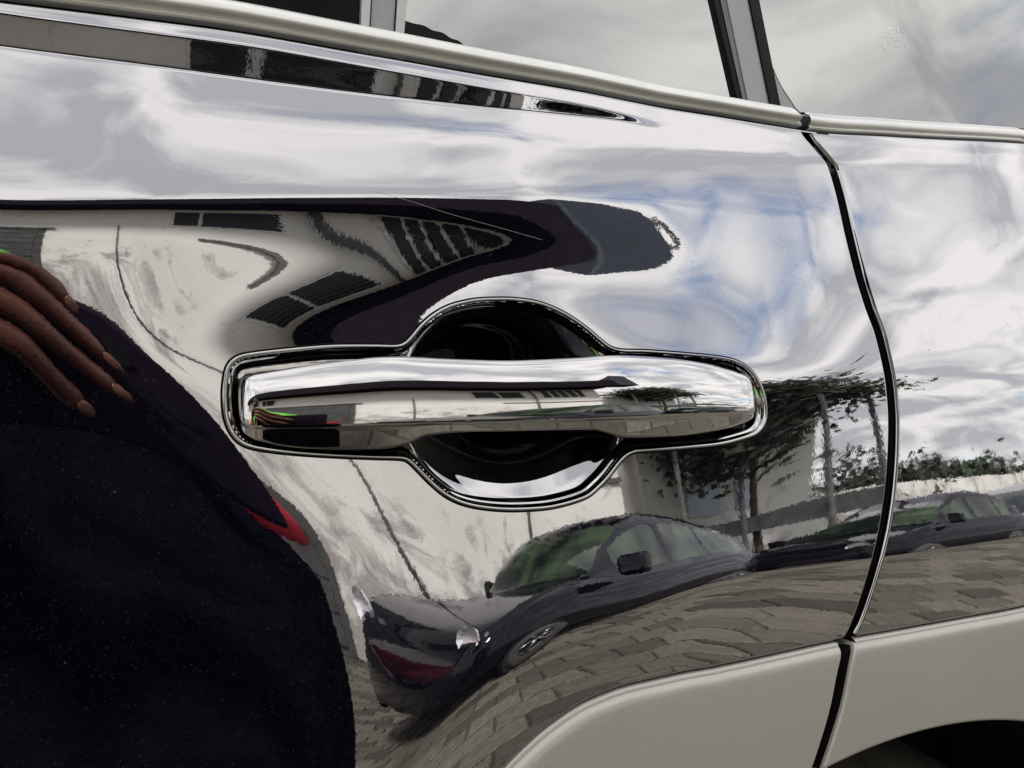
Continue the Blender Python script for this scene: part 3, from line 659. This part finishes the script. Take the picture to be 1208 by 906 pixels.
def stained(t, b, tcn):
    sp_ = nn(t, 'ShaderNodeSeparateXYZ'); t.links.new(tcn.outputs['Object'], sp_.inputs[0])
    nz = nn(t, 'ShaderNodeTexNoise'); nz.inputs['Scale'].default_value = 2.6; nz.inputs['Detail'].default_value = 9; nz.inputs['Roughness'].default_value = .62; nz.inputs['Distortion'].default_value = .6
    t.links.new(tcn.outputs['Object'], nz.inputs[0])
    hi = nn(t, 'ShaderNodeMapRange'); hi.inputs[1].default_value = .35; hi.inputs[2].default_value = 2.3; hi.inputs[3].default_value = .30; hi.inputs[4].default_value = -.02
    t.links.new(sp_.outputs[2], hi.inputs[0])
    s = mth(t, 'ADD', nz.outputs[0], hi.outputs[0])
    mr = nn(t, 'ShaderNodeMapRange'); mr.inputs[1].default_value = .60; mr.inputs[2].default_value = .76; t.links.new(s, mr.inputs[0])
    n3 = nn(t, 'ShaderNodeTexNoise'); n3.inputs['Scale'].default_value = .7; n3.inputs['Detail'].default_value = 5; t.links.new(tcn.outputs['Object'], n3.inputs[0])
    r3 = nn(t, 'ShaderNodeValToRGB'); e = r3.color_ramp.elements; e[0].color = (.60, .585, .54, 1); e[1].color = (.74, .73, .68, 1); e[0].position = .3; e[1].position = .7
    t.links.new(n3.outputs[0], r3.inputs[0])
    mx_ = nn(t, 'ShaderNodeMix'); mx_.data_type = 'RGBA'; f_ = mth(t, 'MULTIPLY', mr.outputs[0], .8); t.links.new(f_, mx_.inputs['Factor'])
    t.links.new(r3.outputs[0], mx_.inputs['A']); mx_.inputs['B'].default_value = (.22, .19, .185, 1)
    t.links.new(mx_.outputs['Result'], b.inputs['Base Color'])
M['wall'] = mat('lime_render', (.7, .69, .64), .9, build=stained, bump=(60, .004))
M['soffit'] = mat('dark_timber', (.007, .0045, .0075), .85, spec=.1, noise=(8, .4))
M['shutter'] = mat('dark_shutter', (.022, .027, .027), .5, noise=(12, .3))
M['whitewood'] = mat('white_wood', (.62, .61, .57), .6, noise=(9, .12))
M['gate'] = mat('dark_gate', (.045, .046, .044), .6, noise=(6, .4))
M['pipe'] = mat('grey_pipe', (.10, .10, .095), .5, noise=(9, .3))
M['sign'] = mat('green_sign', (.01, .13, .075), .5, noise=(30, .1))
M['leaf'] = mat('leaf', (.045, .075, .03), .6, build=lambda t, b, c: island_vary(t, b, c, (.010, .016, .009), (.045, .062, .026)))
M['bark'] = mat('bark', (.09, .07, .055), .9, noise=(14, .4))
M['asphalt'] = mat('asphalt', (.05, .05, .05), .9, noise=(5, .3))
M['earth'] = mat('earth', (.12, .11, .08), .95, noise=(.6, .4))
M['tank'] = mat('blue_black_tank', (.010, .016, .028), .5, noise=(6, .3))
M['winlight'] = mat('pale_pane', (.35, .42, .48), .1, noise=(3, .2))

# ---- ground
g = MB(); g.add([(-400, -400, -.03), (400, -400, -.03), (400, 400, -.03), (-400, 400, -.03)], [(0, 1, 2, 3)]); o = g.build('ground', M['earth']); o['kind'] = 'structure'
g = MB(); g.add([(-16, -8.4, -.012), (22, -8.4, -.012), (22, 2.4, -.012), (-16, 2.4, -.012)], [(0, 1, 2, 3)]); pav = g.build('pavement', M['joint']); pav['kind'] = 'structure'
# blocks in running bond, laid askew to the car as in the mirrored picture
BL, BW, JT = .27, .135, .010
def paver_vf(jx=0, jy=0, jz=0):
    a, b = (BL-JT)/2, (BW-JT)/2; c = .006
    top = [(-a+c, -b+c, jz), (a-c, -b+c, jz+jx), (a-c, b-c, jz+jx+jy), (-a+c, b-c, jz+jy)]
    lo = [(-a, -b, -.008), (a, -b, -.008), (a, b, -.008), (-a, b, -.008)]
    return top+lo, [(0, 1, 2, 3), (4, 5, 1, 0), (5, 6, 2, 1), (6, 7, 3, 2), (7, 4, 0, 3)]
ang = R(12); ca, sa = math.cos(ang), math.sin(ang); cells = []
for r in range(-110, 60):
    for c in range(-70, 70):
        u = (c+.5*(r % 2))*BL; v = r*BW; x = u*ca-v*sa; y = u*sa+v*ca
        if -6 < x < 11.5 and -6.45 < y < .9: cells.append((x, y))
cells.sort(key=lambda p: (p[0]-.55)**2*1.0+(p[1]+1.25)**2)
protos = []
for k in range(6):
    vs, fs_ = paver_vf(random.uniform(-.002, .002), random.uniform(-.0015, .0015), random.uniform(-.001, .0015))
    me = bpy.data.meshes.new('paver'); me.from_pydata(vs, [], fs_); me.materials.append(M['paver']); protos.append(me)
for i, (x, y) in enumerate(cells[:300]):
    o = bpy.data.objects.new('paver', protos[i % 6]); COL.objects.link(o); o.location = (x, y, 0); o.rotation_euler = (0, 0, ang + (math.pi if i % 2 else 0)); o.parent = pav
mb = MB()
for (x, y) in cells[300:]:
    vs, fs_ = paver_vf(random.uniform(-.002, .002), random.uniform(-.0015, .0015), random.uniform(-.001, .0015))
    mb.add([(x+p[0]*ca-p[1]*sa, y+p[0]*sa+p[1]*ca, p[2]) for p in vs], fs_)
o = mb.build('paver_field', M['paver'], pav, fix=False); o['kind'] = 'stuff'

# ---- white building across the yard
WY = -6.5
bld = thing('rendered_building', 'white rendered building with deep dark eaves and louvred windows across the yard', 'building', (0, WY, 0))
MB().box(-14, 5.1, WY-7, WY, 0, 4.2).build('wall', M['wall'], bld)
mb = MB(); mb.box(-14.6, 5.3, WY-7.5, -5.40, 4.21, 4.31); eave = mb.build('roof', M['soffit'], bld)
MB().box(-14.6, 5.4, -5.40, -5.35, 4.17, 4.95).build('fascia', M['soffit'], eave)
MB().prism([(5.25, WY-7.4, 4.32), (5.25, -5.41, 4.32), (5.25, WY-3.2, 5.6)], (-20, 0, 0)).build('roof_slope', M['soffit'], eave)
def louvre_window(x0, x1, z0, z1, panes=2):
    f = MB(); f.box(x0-.05, x1+.05, WY-.02, WY+.03, z0-.05, z1+.05); w = f.build('window', M['whitewood'], bld)
    wd = (x1-x0)/panes
    for k in range(panes):
        s = MB(); n_ = 6
        for q in range(n_):
            z = z0+(z1-z0)*(q+.5)/n_; h = (z1-z0)/n_*.62
            s.prism([(x0+wd*k+.03, WY+.032, z+h), (x0+wd*k+.03, WY+.075, z-h*.2), (x0+wd*k+.03, WY+.070, z-h*.55), (x0+wd*k+.03, WY+.032, z+h*.5)], (wd-.06, 0, 0))
        s.box(x0+wd*k+.03, x0+wd*(k+1)-.03, WY+.03, WY+.036, z0, z1)
        s.build('shutter', M['shutter'], w)
louvre_window(1.85, 3.0, 3.02, 3.95)
louvre_window(-3.2, -2.2, 3.05, 3.95)
# louvred vent gallery under the eaves
f = MB().box(3.45, 4.70, WY-.02, WY+.02, 2.95, 4.15).build('window', M['whitewood'], bld)
for k in range(5):
    s = MB(); xa = 3.5+k*.24
    s.box(xa, xa+.17, WY+.02, WY+.03, 2.97, 4.13)
    for q in range(4):
        z = 3.05+q*.29; s.prism([(xa, WY+.032, z+.2), (xa, WY+.08, z), (xa, WY+.08, z-.03), (xa, WY+.032, z+.16)], (.17, 0, 0))
    s.build('louvre', M['shutter'], f)
# garage opening with a dark door, drain pipes, ledge
f = MB().box(-3.4, -.55, WY-.02, WY+.04, 0, 2.62).build('garage_door', M['gate'], bld)
for k in range(9): MB().box(-3.3, -.65, WY+.04, WY+.055, .08+k*.28, .08+k*.28+.25).build('panel', M['gate'], f)
MB().box(-3.5, -.45, WY+.0, WY+.10, 2.62, 2.72).build('lintel', M['pipe'], bld)
MB().tube([(3.22, WY+.08, 4.2), (3.22, WY+.08, .1)], .035, 10).build('drain_pipe', M['pipe'], bld, smooth=True)
MB().tube([(.55, WY+.05, 2.9), (.55, WY+.05, .3)], .02, 8).build('drain_pipe', M['pipe'], bld, smooth=True)
MB().box(2.4, 5.12, WY, WY+.05, 2.35, 2.42).build('ledge', M['pipe'], bld)
MB().box(4.35, 4.85, WY+.005, WY+.03, 1.62, 1.80).build('sign_board', M['sign'], bld)
MB().box(5.46, 6.25, -6.2, -5.36, 4.25, 5.60).build('water_tank', M['tank'], bld, bevel=.06)
# aerial frame on the roof corner
MB().tube([(6.2, -5.42, 5.45), (6.45, -5.42, 5.62), (6.75, -5.42, 5.68), (6.85, -5.42, 5.4), (6.65, -5.42, 5.25), (6.45, -5.42, 5.62)], .022, 6).build('wall_bracket', M['pipe'], bld)

# ---- low boundary wall and porch to the right
w2 = MB().box(5.15, 6.6, -8.2, -8.0, 0, 3.3).build('boundary_wall', M['wall']); tag(w2, 'tall white stained wall joining the rendered building to the lean-to', 'wall')
w3 = MB().box(10.25, 24, -8.2, -8.0, 0, 1.75).build('boundary_wall', M['wall']); tag(w3, 'low white stained boundary wall beyond the lean-to', 'wall')
por = thing('lean_to', 'open lean-to with dark roof, thin posts and pale back wall', 'shed', (8.4, -7.2, 0))
MB().box(6.6, 10.2, -8.0, -7.8, .0, 3.3).build('back_wall', M['wall'], por)
MB().prism([(6.3, -8.2, 3.75), (6.3, -7.3, 3.45), (6.3, -7.3, 3.3), (6.3, -8.2, 3.5)], (4.2, 0, 0)).build('roof', M['soffit'], por)
for x in (6.6, 7.7, 8.9, 10.1): MB().tube([(x, -6.6, 0), (x, -6.6, 3.3)], .05, 8).build('post', M['pipe'], por)
MB().box(7.9, 8.6, -7.8, -7.77, 1.9, 2.9).build('window', M['winlight'], por)
MB().box(8.9, 9.4, -7.8, -7.77, 1.9, 2.9).build('window', M['winlight'], por)
MB().box(6.7, 10.1, -6.75, -6.62, 1.35, 1.6).build('rail', M['gate'], por)

# ---- trees
def tree(name, label, x, y, h, rad, n, group=None, trunk=.12, zlow=.35):
    t = thing(name, label, 'tree', (x, y, 0), group)
    mb = MB(); top = (x, y, h*.75); mb.tube([(x, y, 0), (x+.05, y, h*.3), (x-.05, y+.04, h*.55), top], [trunk, trunk*.8, trunk*.55, trunk*.2], 9)
    tips = []
    for k in range(9):
        a = random.uniform(0, 6.28); z = h*random.uniform(zlow, .7); l = rad*random.uniform(.6, 1)
        tip = (x+l*math.cos(a), y+l*math.sin(a), z+h*random.uniform(.05, .25)); tips.append(tip)
        mb.tube([(x, y, z), ((x+tip[0])/2, (y+tip[1])/2, z*.4+tip[2]*.6), tip], [trunk*.4, trunk*.25, trunk*.08], 6)
    mb.build('trunk', M['bark'], t, smooth=True)
    lf = MB(); cl = tips+[(x+random.gauss(0, rad*.4), y+random.gauss(0, rad*.4), h*random.uniform(.6, .95)) for _ in range(9)]
    for k in range(n):
        c = random.choice(cl); p = Vector(c)+Vector((random.gauss(0, rad*.22), random.gauss(0, rad*.22), random.gauss(0, h*.055)))
        a = Vector((random.gauss(0, 1), random.gauss(0, 1), random.gauss(0, .6))).normalized(); b_ = a.cross(Vector((random.gauss(0, 1), random.gauss(0, 1), random.gauss(0, 1)))).normalized()
        s = random.uniform(.05, .11)*max(1, rad*.6)
        lf.add([p-a*s, p+b_*s*.45, p+a*s, p-b_*s*.45], [(0, 1, 2, 3)])
    o = lf.build('crown', M['leaf'], t, fix=False)
tree('broadleaf_tree', 'dense dark broadleaf tree in front of the lean-to roof', 8.3, -6.9, 4.25, 1.7, 14000, trunk=.10, zlow=.74)
tree('broadleaf_tree', 'small bushy tree standing farther along the boundary wall', 13.5, -9.4, 2.5, 1.4, 2500)
tree('broadleaf_tree', 'rounded shrubby tree at the far end of the boundary wall', 19, -10, 2.4, 2.2, 2500)

# ---- parked cars across the yard
M['carblack'] = paint_mat('black_car_paint', (.9, .9, .95), .03, (.003, .003, .005), False, .75, (.003, .003, .005))
M['carred'] = mat('red_car_paint', (.42, .012, .02), .08, 0, .8, noise=(4, .1))
M['carsilver'] = mat('silver_car_paint', (.42, .43, .44), .15, .7, .5, noise=(4, .1))
def glass_reflection(t, b, tcn):
    nz = nn(t, 'ShaderNodeTexNoise'); nz.inputs['Scale'].default_value = 1.7; nz.inputs['Detail'].default_value = 5; t.links.new(tcn.outputs['Object'], nz.inputs[0])
    rp = nn(t, 'ShaderNodeValToRGB'); e = rp.color_ramp.elements; e[0].position = .46; e[0].color = (.008, .012, .010, 1); e[1].position = .60; e[1].color = (.048, .070, .042, 1)  # green blotches painted into the colour as trees reflected in the glass
    t.links.new(nz.outputs[0], rp.inputs[0]); t.links.new(rp.outputs[0], b.inputs['Base Color'])
M['carglass'] = mat('car_glass', (.06, .105, .06), .03, .0, .7, build=glass_reflection)
M['lamp'] = mat('lamp_lens', (.7, .7, .72), .08, .2, noise=(20, .1))
M['tail'] = mat('tail_lens', (.35, .005, .01), .1, noise=(20, .1))
def parked_car(label, x0, yn, length, sgn, paint, width=1.72, height=1.46, kind=0):
    """sgn +1: nose at x0 and tail at x0+length; yn = y of the side nearer to the camera"""
    t = thing('parked_car', label, 'car', (x0+sgn*length/2, yn-width/2, 0), 'cars parked across the yard')
    U = [0, .02, .06, .14, .24, .30, .36, .44, .52, .62, .72, .80, .87, .93, .97, 1.0]
    ZT = [.60, .72, .80, .88, .95, .985, 1.16, height-.08, height-.005, height, height-.03, height-.08, height-.2, 1.12, .98, .72]
    ZB = [.32, .25, .22, .20, .19, .19, .19, .19, .19, .19, .19, .19, .21, .24, .30, .36]
    HW = [.60, .72, .80, .845, .86, .86, .86, .86, .86, .86, .86, .86, .845, .82, .78, .70]
    us = np.linspace(0, 1, 66); zt_ = pchip(U, ZT, us); zb_ = pchip(U, ZB, us); hw = pchip(U, HW, us)*width/1.72; belt = .93
    rings = []; info = []
    for i, u in enumerate(us):
        hs = []
        zmax = zt_[i]; bz = min(belt+.04*u, zmax-.02)
        side = [(hw[i]-.10, zb_[i]), (hw[i]-.02, zb_[i]+.05), (hw[i], zb_[i]+.25*(bz-zb_[i])), (hw[i]-.006, zb_[i]+.6*(bz-zb_[i])), (hw[i]-.012, bz-.05), (hw[i]-.05, bz)]
        up = max(zmax-bz, 0)
        side += [(hw[i]-.06-.42*q*up, bz+q*up) for q in (.12, .45, .80, .93)]
        wtop = hw[i]-.06-.42*up
        side += [(wtop-.06, bz+up*.985), (wtop*.5, bz+up*1.0+.004), (0, bz+up+.008)]
        ring_ = side + [(-a, b) for a, b in side[-2::-1]]
        rings.append([(x0+sgn*u*length, yn-width/2+a, b) for a, b in ring_])
    rings = np.array(rings); n, m = rings.shape[:2]
    body = MB(); glass = MB(); V = rings.reshape(-1, 3); fb = []; fgl = []
    for i in range(n-1):
        u = (us[i]+us[i+1])/2
        for j in range(m-1):
            jj = j if j < 12 else m-2-j
            up = min(zt_[i], zt_[i+1])-belt
            side_glass = jj in (6, 7) and up > .24 and not (.545 < u < .565 or .74 < u < .755)
            screen = jj in (10, 11, 9) and ((.305 < u < .435) or (.885 < u < .945)) and up > .05
            (fgl if side_glass or screen else fb).append((i*m+j, (i+1)*m+j, (i+1)*m+j+1, i*m+j+1))
    body.add(V, fb); body.f.append(tuple(range(m))); body.f.append(tuple((n-1)*m+k for k in range(m)))
    body.build('body', paint, t, smooth=True); glass.add(V, fgl); glass.build('window', M['carglass'], t, smooth=True)
    for ux in (.19, .80):
        for s in (0, 1):
            cx = x0+sgn*ux*length; cy = yn-.02 if s == 0 else yn-width+.02; s_ = 1 if s == 0 else -1
            arch = MB().lathe([(.0, .004*s_), (.35, .004*s_), (.36, -.02*s_)], (cx, cy+.012*s_, .315), n=30).build('wheel', M['void'], t)
            MB().lathe([(.20, .03), (.29, .045), (.315, .02), (.315, -.15), (.2, -.16)] if s == 0 else [(.20, -.03), (.29, -.045), (.315, -.02), (.315, .15), (.2, .16)], (cx, cy, .315), n=36).build('tyre', M['tyre'], arch, smooth=True)
            r_ = MB(); r_.lathe([(0, .035*s_), (.045, .035*s_), (.05, .0)], (cx, cy, .315), n=20); r_.lathe([(.185, .02*s_), (.205, .04*s_), (.21, .0)], (cx, cy, .315), n=36)
            for k in range(6):
                a = 2*math.pi*k/6+.3; r_.tube([(cx+.03*math.cos(a), cy+.03*s_, .315+.03*math.sin(a)), (cx+.2*math.cos(a), cy+.035*s_, .315+.2*math.sin(a))], [.024, .017], 6)
            r_.build('rim', M['rim'], arch, smooth=True)
    for s in (-1, 1):
        yy = yn-width/2+s*.58
        MB().lathe([(0, .0), (.10, .01), (.12, .05)], (0, 0, 0), n=14).build('headlight', M['lamp'], t).matrix_world = Matrix.Translation((x0+sgn*.10, yy, .74)) @ Matrix.Diagonal((.8, 1.2, .7, 1)) @ Matrix.Rotation(R(90)*sgn, 4, 'Z')
        MB().box(x0+sgn*(length-.12), x0+sgn*(length-.03), yy-.12, yy+.12, .78, .95).build('tail_light', M['tail'], t, bevel=.02)
        MB().box(x0+sgn*length*.33, x0+sgn*length*.33+.12*sgn, yn-width/2+s*.95-.09, yn-width/2+s*.95+.09, .95, 1.08).build('wing_mirror', paint, t, bevel=.03)
    return t
bc = parked_car('black hatchback parked at an angle, nose towards the camera, by the stained white wall', -.10, -2.50, 4.4, 1, M['carblack'], height=1.40)
bc.rotation_euler = (0, 0, R(-24))
parked_car('red hatchback parked behind the photographer, tail towards the black car', -6.4, -3.6, 4.0, 1, M['carred'])
parked_car('silver hatchback parked beyond the lean-to by the boundary wall', 11.0, -5.2, 4.1, 1, M['carsilver'], height=1.42)
parked_car('dark hatchback parked between the silver car and the black car', 6.9, -4.6, 3.6, 1, M['carblack'], height=1.32)

# ---- the photographer
M['skin'] = mat('brown_skin', (.085, .031, .019), .3, noise=(60, .18), bump=(350, .0006))
M['hair'] = mat('black_hair', (.008, .006, .006), .5, noise=(60, .4), bump=(160, .01))
M['shirt'] = mat('bright_green_shirt', (.13, .52, .06), .8, noise=(30, .15), bump=(40, .01))
M['trousers'] = mat('dark_trousers', (.0022, .0024, .0045), .95, spec=.03, noise=(30, .4), bump=(40, .01))
M['shoe'] = mat('dark_shoe', (.012, .012, .014), .5, noise=(30, .1))
M['phone'] = mat('dark_phone_case', (.006, .003, .008), .5, spec=.15, noise=(30, .3))
M['nail'] = mat('finger_nail', (.125, .052, .034), .3, noise=(60, .1))
def skin_mesh(name, chains, m, parent, sub=2):
    """chains: list of [(x,y,z,r), ...]; a chain starting on an existing vertex shares it"""
    vs = []; ed = []; rad = []; key = {}
    for ch in chains:
        prev = None
        for p in ch:
            k = tuple(round(c, 4) for c in p[:3])
            if k not in key: key[k] = len(vs); vs.append(p[:3]); rad.append(p[3])
            i = key[k]
            if prev is not None and prev != i: ed.append((prev, i))
            prev = i
    me = bpy.data.meshes.new(name); me.from_pydata(vs, ed, []); o = bpy.data.objects.new(name, me); COL.objects.link(o)
    sk = o.modifiers.new('skin', 'SKIN'); sk.use_smooth_shade = True
    for i, r_ in enumerate(rad):
        rr_ = r_ if isinstance(r_, tuple) else (r_, r_); me.skin_vertices[0].data[i].radius = rr_
    me.skin_vertices[0].data[0].use_root = True
    sb = o.modifiers.new('sub', 'SUBSURF'); sb.levels = sub; sb.render_levels = sub
    me.materials.append(m)
    if parent is not None: o.parent = parent; bpy.context.view_layer.update(); o.matrix_parent_inverse = parent.matrix_world.inverted()
    return o
per = thing('person', 'photographer in a bright green top leaning over to hold up a phone', 'person', (0, -.85, 0))
def cp(r_, a_, z): p = CAM+RT*r_+AX*a_; return (p[0], p[1], ZC+z)
sh = (-.47, -.74, 1.03); shL = (-.60, -.66, .98); shR = (-.33, -.74, 1.13)
elL = (-.50, -.50, .95); wrL = cp(-.235, -.015, .035)
elR = (-.24, -.58, .90); wrR = cp(-.11, -.085, -.045)
hip = (-.16, -.80, .90)
body = skin_mesh('body', [
    [(*hip, .10), (-.24, -.78, .99, .10), (*sh, .10), (-.455, -.66, 1.13, .055), (-.44, -.58, 1.185, .085), (-.43, -.55, 1.26, .085)],
    [(*sh, .10), (*shL, .055), ((shL[0]+elL[0])/2, (shL[1]+elL[1])/2, (shL[2]+elL[2])/2, .045), (*elL, .038), ((elL[0]+wrL[0])/2, (elL[1]+wrL[1])/2, (elL[2]+wrL[2])/2, .034), (*wrL, .026), (*cp(-.185, .002, .028), (.030, .044))],
    [(*sh, .10), (*shR, .055), (*elR, .038), ((elR[0]+wrR[0])/2, (elR[1]+wrR[1])/2, (elR[2]+wrR[2])/2, .033), (*wrR, .026), (*cp(-.08, -.055, -.030), .026)],
    [(*hip, .10), (-.11, -.80, .82, .07), (-.11, -.80, .46, .055), (-.11, -.77, .08, .045)],
    [(*hip, .10), (-.21, -.80, .82, .07), (-.21, -.80, .46, .055), (-.22, -.77, .08, .045)]], M['skin'], per)
def finger(pts, r0, nail=False):
    P_ = catmull(pts, 13, False); n_ = len(P_)
    ch = [(*p, r0*(1-.24*i/(n_-1))*(1+.07*math.cos(i*2*math.pi/4))) for i, p in enumerate(P_)]
    f_ = skin_mesh('finger', [ch], M['skin'], body)
    tipv = np.array(pts[-1]); dirv = tipv-np.array(pts[-2]); dirv /= np.linalg.norm(dirv)
    if nail:
        bm = bmesh.new(); bmesh.ops.create_uvsphere(bm, u_segments=14, v_segments=8, radius=1); side = np.cross(dirv, AX); side /= np.linalg.norm(side); nr = np.cross(side, dirv)
        nr = nr if nr@AX > 0 else -nr; c = tipv-dirv*.002+nr*r0*.66
        for v in bm.verts: v.co = Vector(c+dirv*v.co.x*.0058+side*v.co.y*.0044+nr*v.co.z*.0016)
        me = bpy.data.meshes.new('finger_nail'); bm.to_mesh(me); bm.free(); me.materials.append(M['nail']); me.polygons.foreach_set('use_smooth', [True]*len(me.polygons))
        o = bpy.data.objects.new('finger_nail', me); COL.objects.link(o); o.parent = body; o.matrix_parent_inverse = body.matrix_world.inverted()
    return f_
# left hand: palm behind the left end of the phone, fingers across its face
for k, (zo, zm, ln, zt_) in enumerate(((.052, .044, -.050, .014), (.034, .026, -.036, -.008), (.016, .007, -.042, -.027), (-.002, -.012, -.068, -.043))):
    finger([cp(-.178, .004, .030+(zo-.030)*.75), cp(-.140, .017, zo), cp(-.100, .022, zm), cp((-.100+ln)/2, .017, (zm+zt_)/2), cp(ln, .009, zt_)], .0112, True)
finger([cp(-.185, .0, .030), cp(-.165, -.022, .022), cp(-.135, -.028, .014), cp(-.105, -.020, .010)], .0115)
# right hand under the phone's near end
for k, zo in enumerate((-.008, -.022, -.036, -.050)):
    finger([cp(-.08, -.055, -.030+(zo+.03)*.5), cp(-.058, -.040, zo), cp(-.028, -.030, zo), cp(-.002, -.024, zo), cp(.014, -.016, zo+.002)], .0080)
finger([cp(-.08, -.055, -.030), cp(-.085, -.035, -.045), cp(-.070, -.022, -.052), cp(-.050, -.018, -.054)], .0100)
M['sash'] = mat('red_cloth', (.42, .012, .03), .8, noise=(40, .2))
MB().grid(np.array([[(-.225+(.15+d_)*math.cos(a), -.80+(.125+d_)*math.sin(a), z_+.02*math.cos(a)) for a in np.linspace(0, 2*math.pi, 48, endpoint=False)] for z_, d_ in ((.922, .03), (.928, .038), (.950, .038), (.956, .03))]), True).build('sash', M['sash'], per, smooth=True)
# head details
hd = (-.43, -.57, 1.22)
def ell(name, c, r_, m, parent, seg=24):
    bm = bmesh.new(); bmesh.ops.create_uvsphere(bm, u_segments=seg, v_segments=seg//2, radius=1)
    for v in bm.verts: v.co = Vector((c[0]+v.co.x*r_[0], c[1]+v.co.y*r_[1], c[2]+v.co.z*r_[2]))
    me = bpy.data.meshes.new(name); bm.to_mesh(me); bm.free(); o = bpy.data.objects.new(name, me); COL.objects.link(o); me.materials.append(m)
    me.polygons.foreach_set('use_smooth', [True]*len(me.polygons)); o.parent = parent; bpy.context.view_layer.update(); o.matrix_parent_inverse = parent.matrix_world.inverted(); return o
ell('hair', (hd[0]-.005, hd[1]-.018, hd[2]+.045), (.098, .110, .105), M['hair'], body)
ell('nose', (hd[0]+.015, hd[1]+.100, hd[2]-.02), (.016, .022, .024), M['skin'], body)
for s in (-1, 1):
    ell('eye', (hd[0]+.015+s*.033, hd[1]+.082, hd[2]+.008), (.014, .010, .009), M['whitewood'], body)
    ell('ear', (hd[0]+s*.090, hd[1]-.005, hd[2]-.01), (.016, .026, .034), M['skin'], body)
ell('mouth', (hd[0]+.014, hd[1]+.085, hd[2]-.058), (.026, .010, .008), M['nail'], body)
skin_mesh('shirt', [[(-.14, -.79, .965, .15), (-.26, -.78, 1.0, .15), (*sh, .14), (-.45, -.68, 1.10, .075)],
    [(*sh, .14), (*shL, .082), (shL[0]*.5+elL[0]*.5, shL[1]*.5+elL[1]*.5, shL[2]*.5+elL[2]*.5, .066)],
    [(*sh, .14), (*shR, .082), (shR[0]*.6+elR[0]*.4, shR[1]*.6+elR[1]*.4, shR[2]*.6+elR[2]*.4, .066)]], M['shirt'], per)
rows = []
for z_, rx, ry, cx0 in ((1.0, .12, .10, -.16), (.96, .16, .13, -.13), (.90, .19, .15, -.11), (.78, .205, .17, -.10), (.55, .215, .185, -.10), (.30, .225, .19, -.10), (.13, .235, .20, -.10), (.125, .22, .185, -.10), (.5, .19, .15, -.10)):
    rows.append([(cx0-.09+min(rx*.84, .155)*(1+.035*math.sin(9*a+1)*min(1, (1.0-z_)*2))*math.cos(a), -.80+ry*(1+.05*math.sin(9*a+1)*min(1, (1.0-z_)*2))*math.sin(a), z_) for a in np.linspace(0, 2*math.pi, 72, endpoint=False)])
MB().grid(np.array(rows), True).build('skirt', M['trousers'], per, smooth=True)
for x, y in ((-.10, -.68), (-.22, -.68)):
    skin_mesh('shoe', [[(x, y-.10, .045, (.04, .045)), (x, y, .05, (.045, .05)), (x+.01, y+.12, .035, (.045, .034)), (x+.01, y+.16, .028, (.035, .024))]], M['shoe'], per)
ph = thing('phone', 'dark phone in a slim case held sideways in both hands', 'phone', tuple(CAM))
vs = []
for a_ in (-.0105, -.0025):
    for (r_, z_) in ((-.145, -.060), (.012, -.060), (.012, .016), (-.145, .016)): vs.append(cp(r_, a_, z_))
MB().add(vs, [(0, 1, 2, 3), (4, 5, 6, 7), (0, 1, 5, 4), (1, 2, 6, 5), (2, 3, 7, 6), (3, 0, 4, 7)]).build('case', M['phone'], ph, bevel=.003)
mb = MB()
for (r_, z_) in ((-.022, 0), (-.010, -.022)):
    c = cp(r_, -.0025, z_); mb.tube([c, cp(r_, -.0008, z_)], .007, 16)
mb.build('lens', M['gloss_black'], ph)
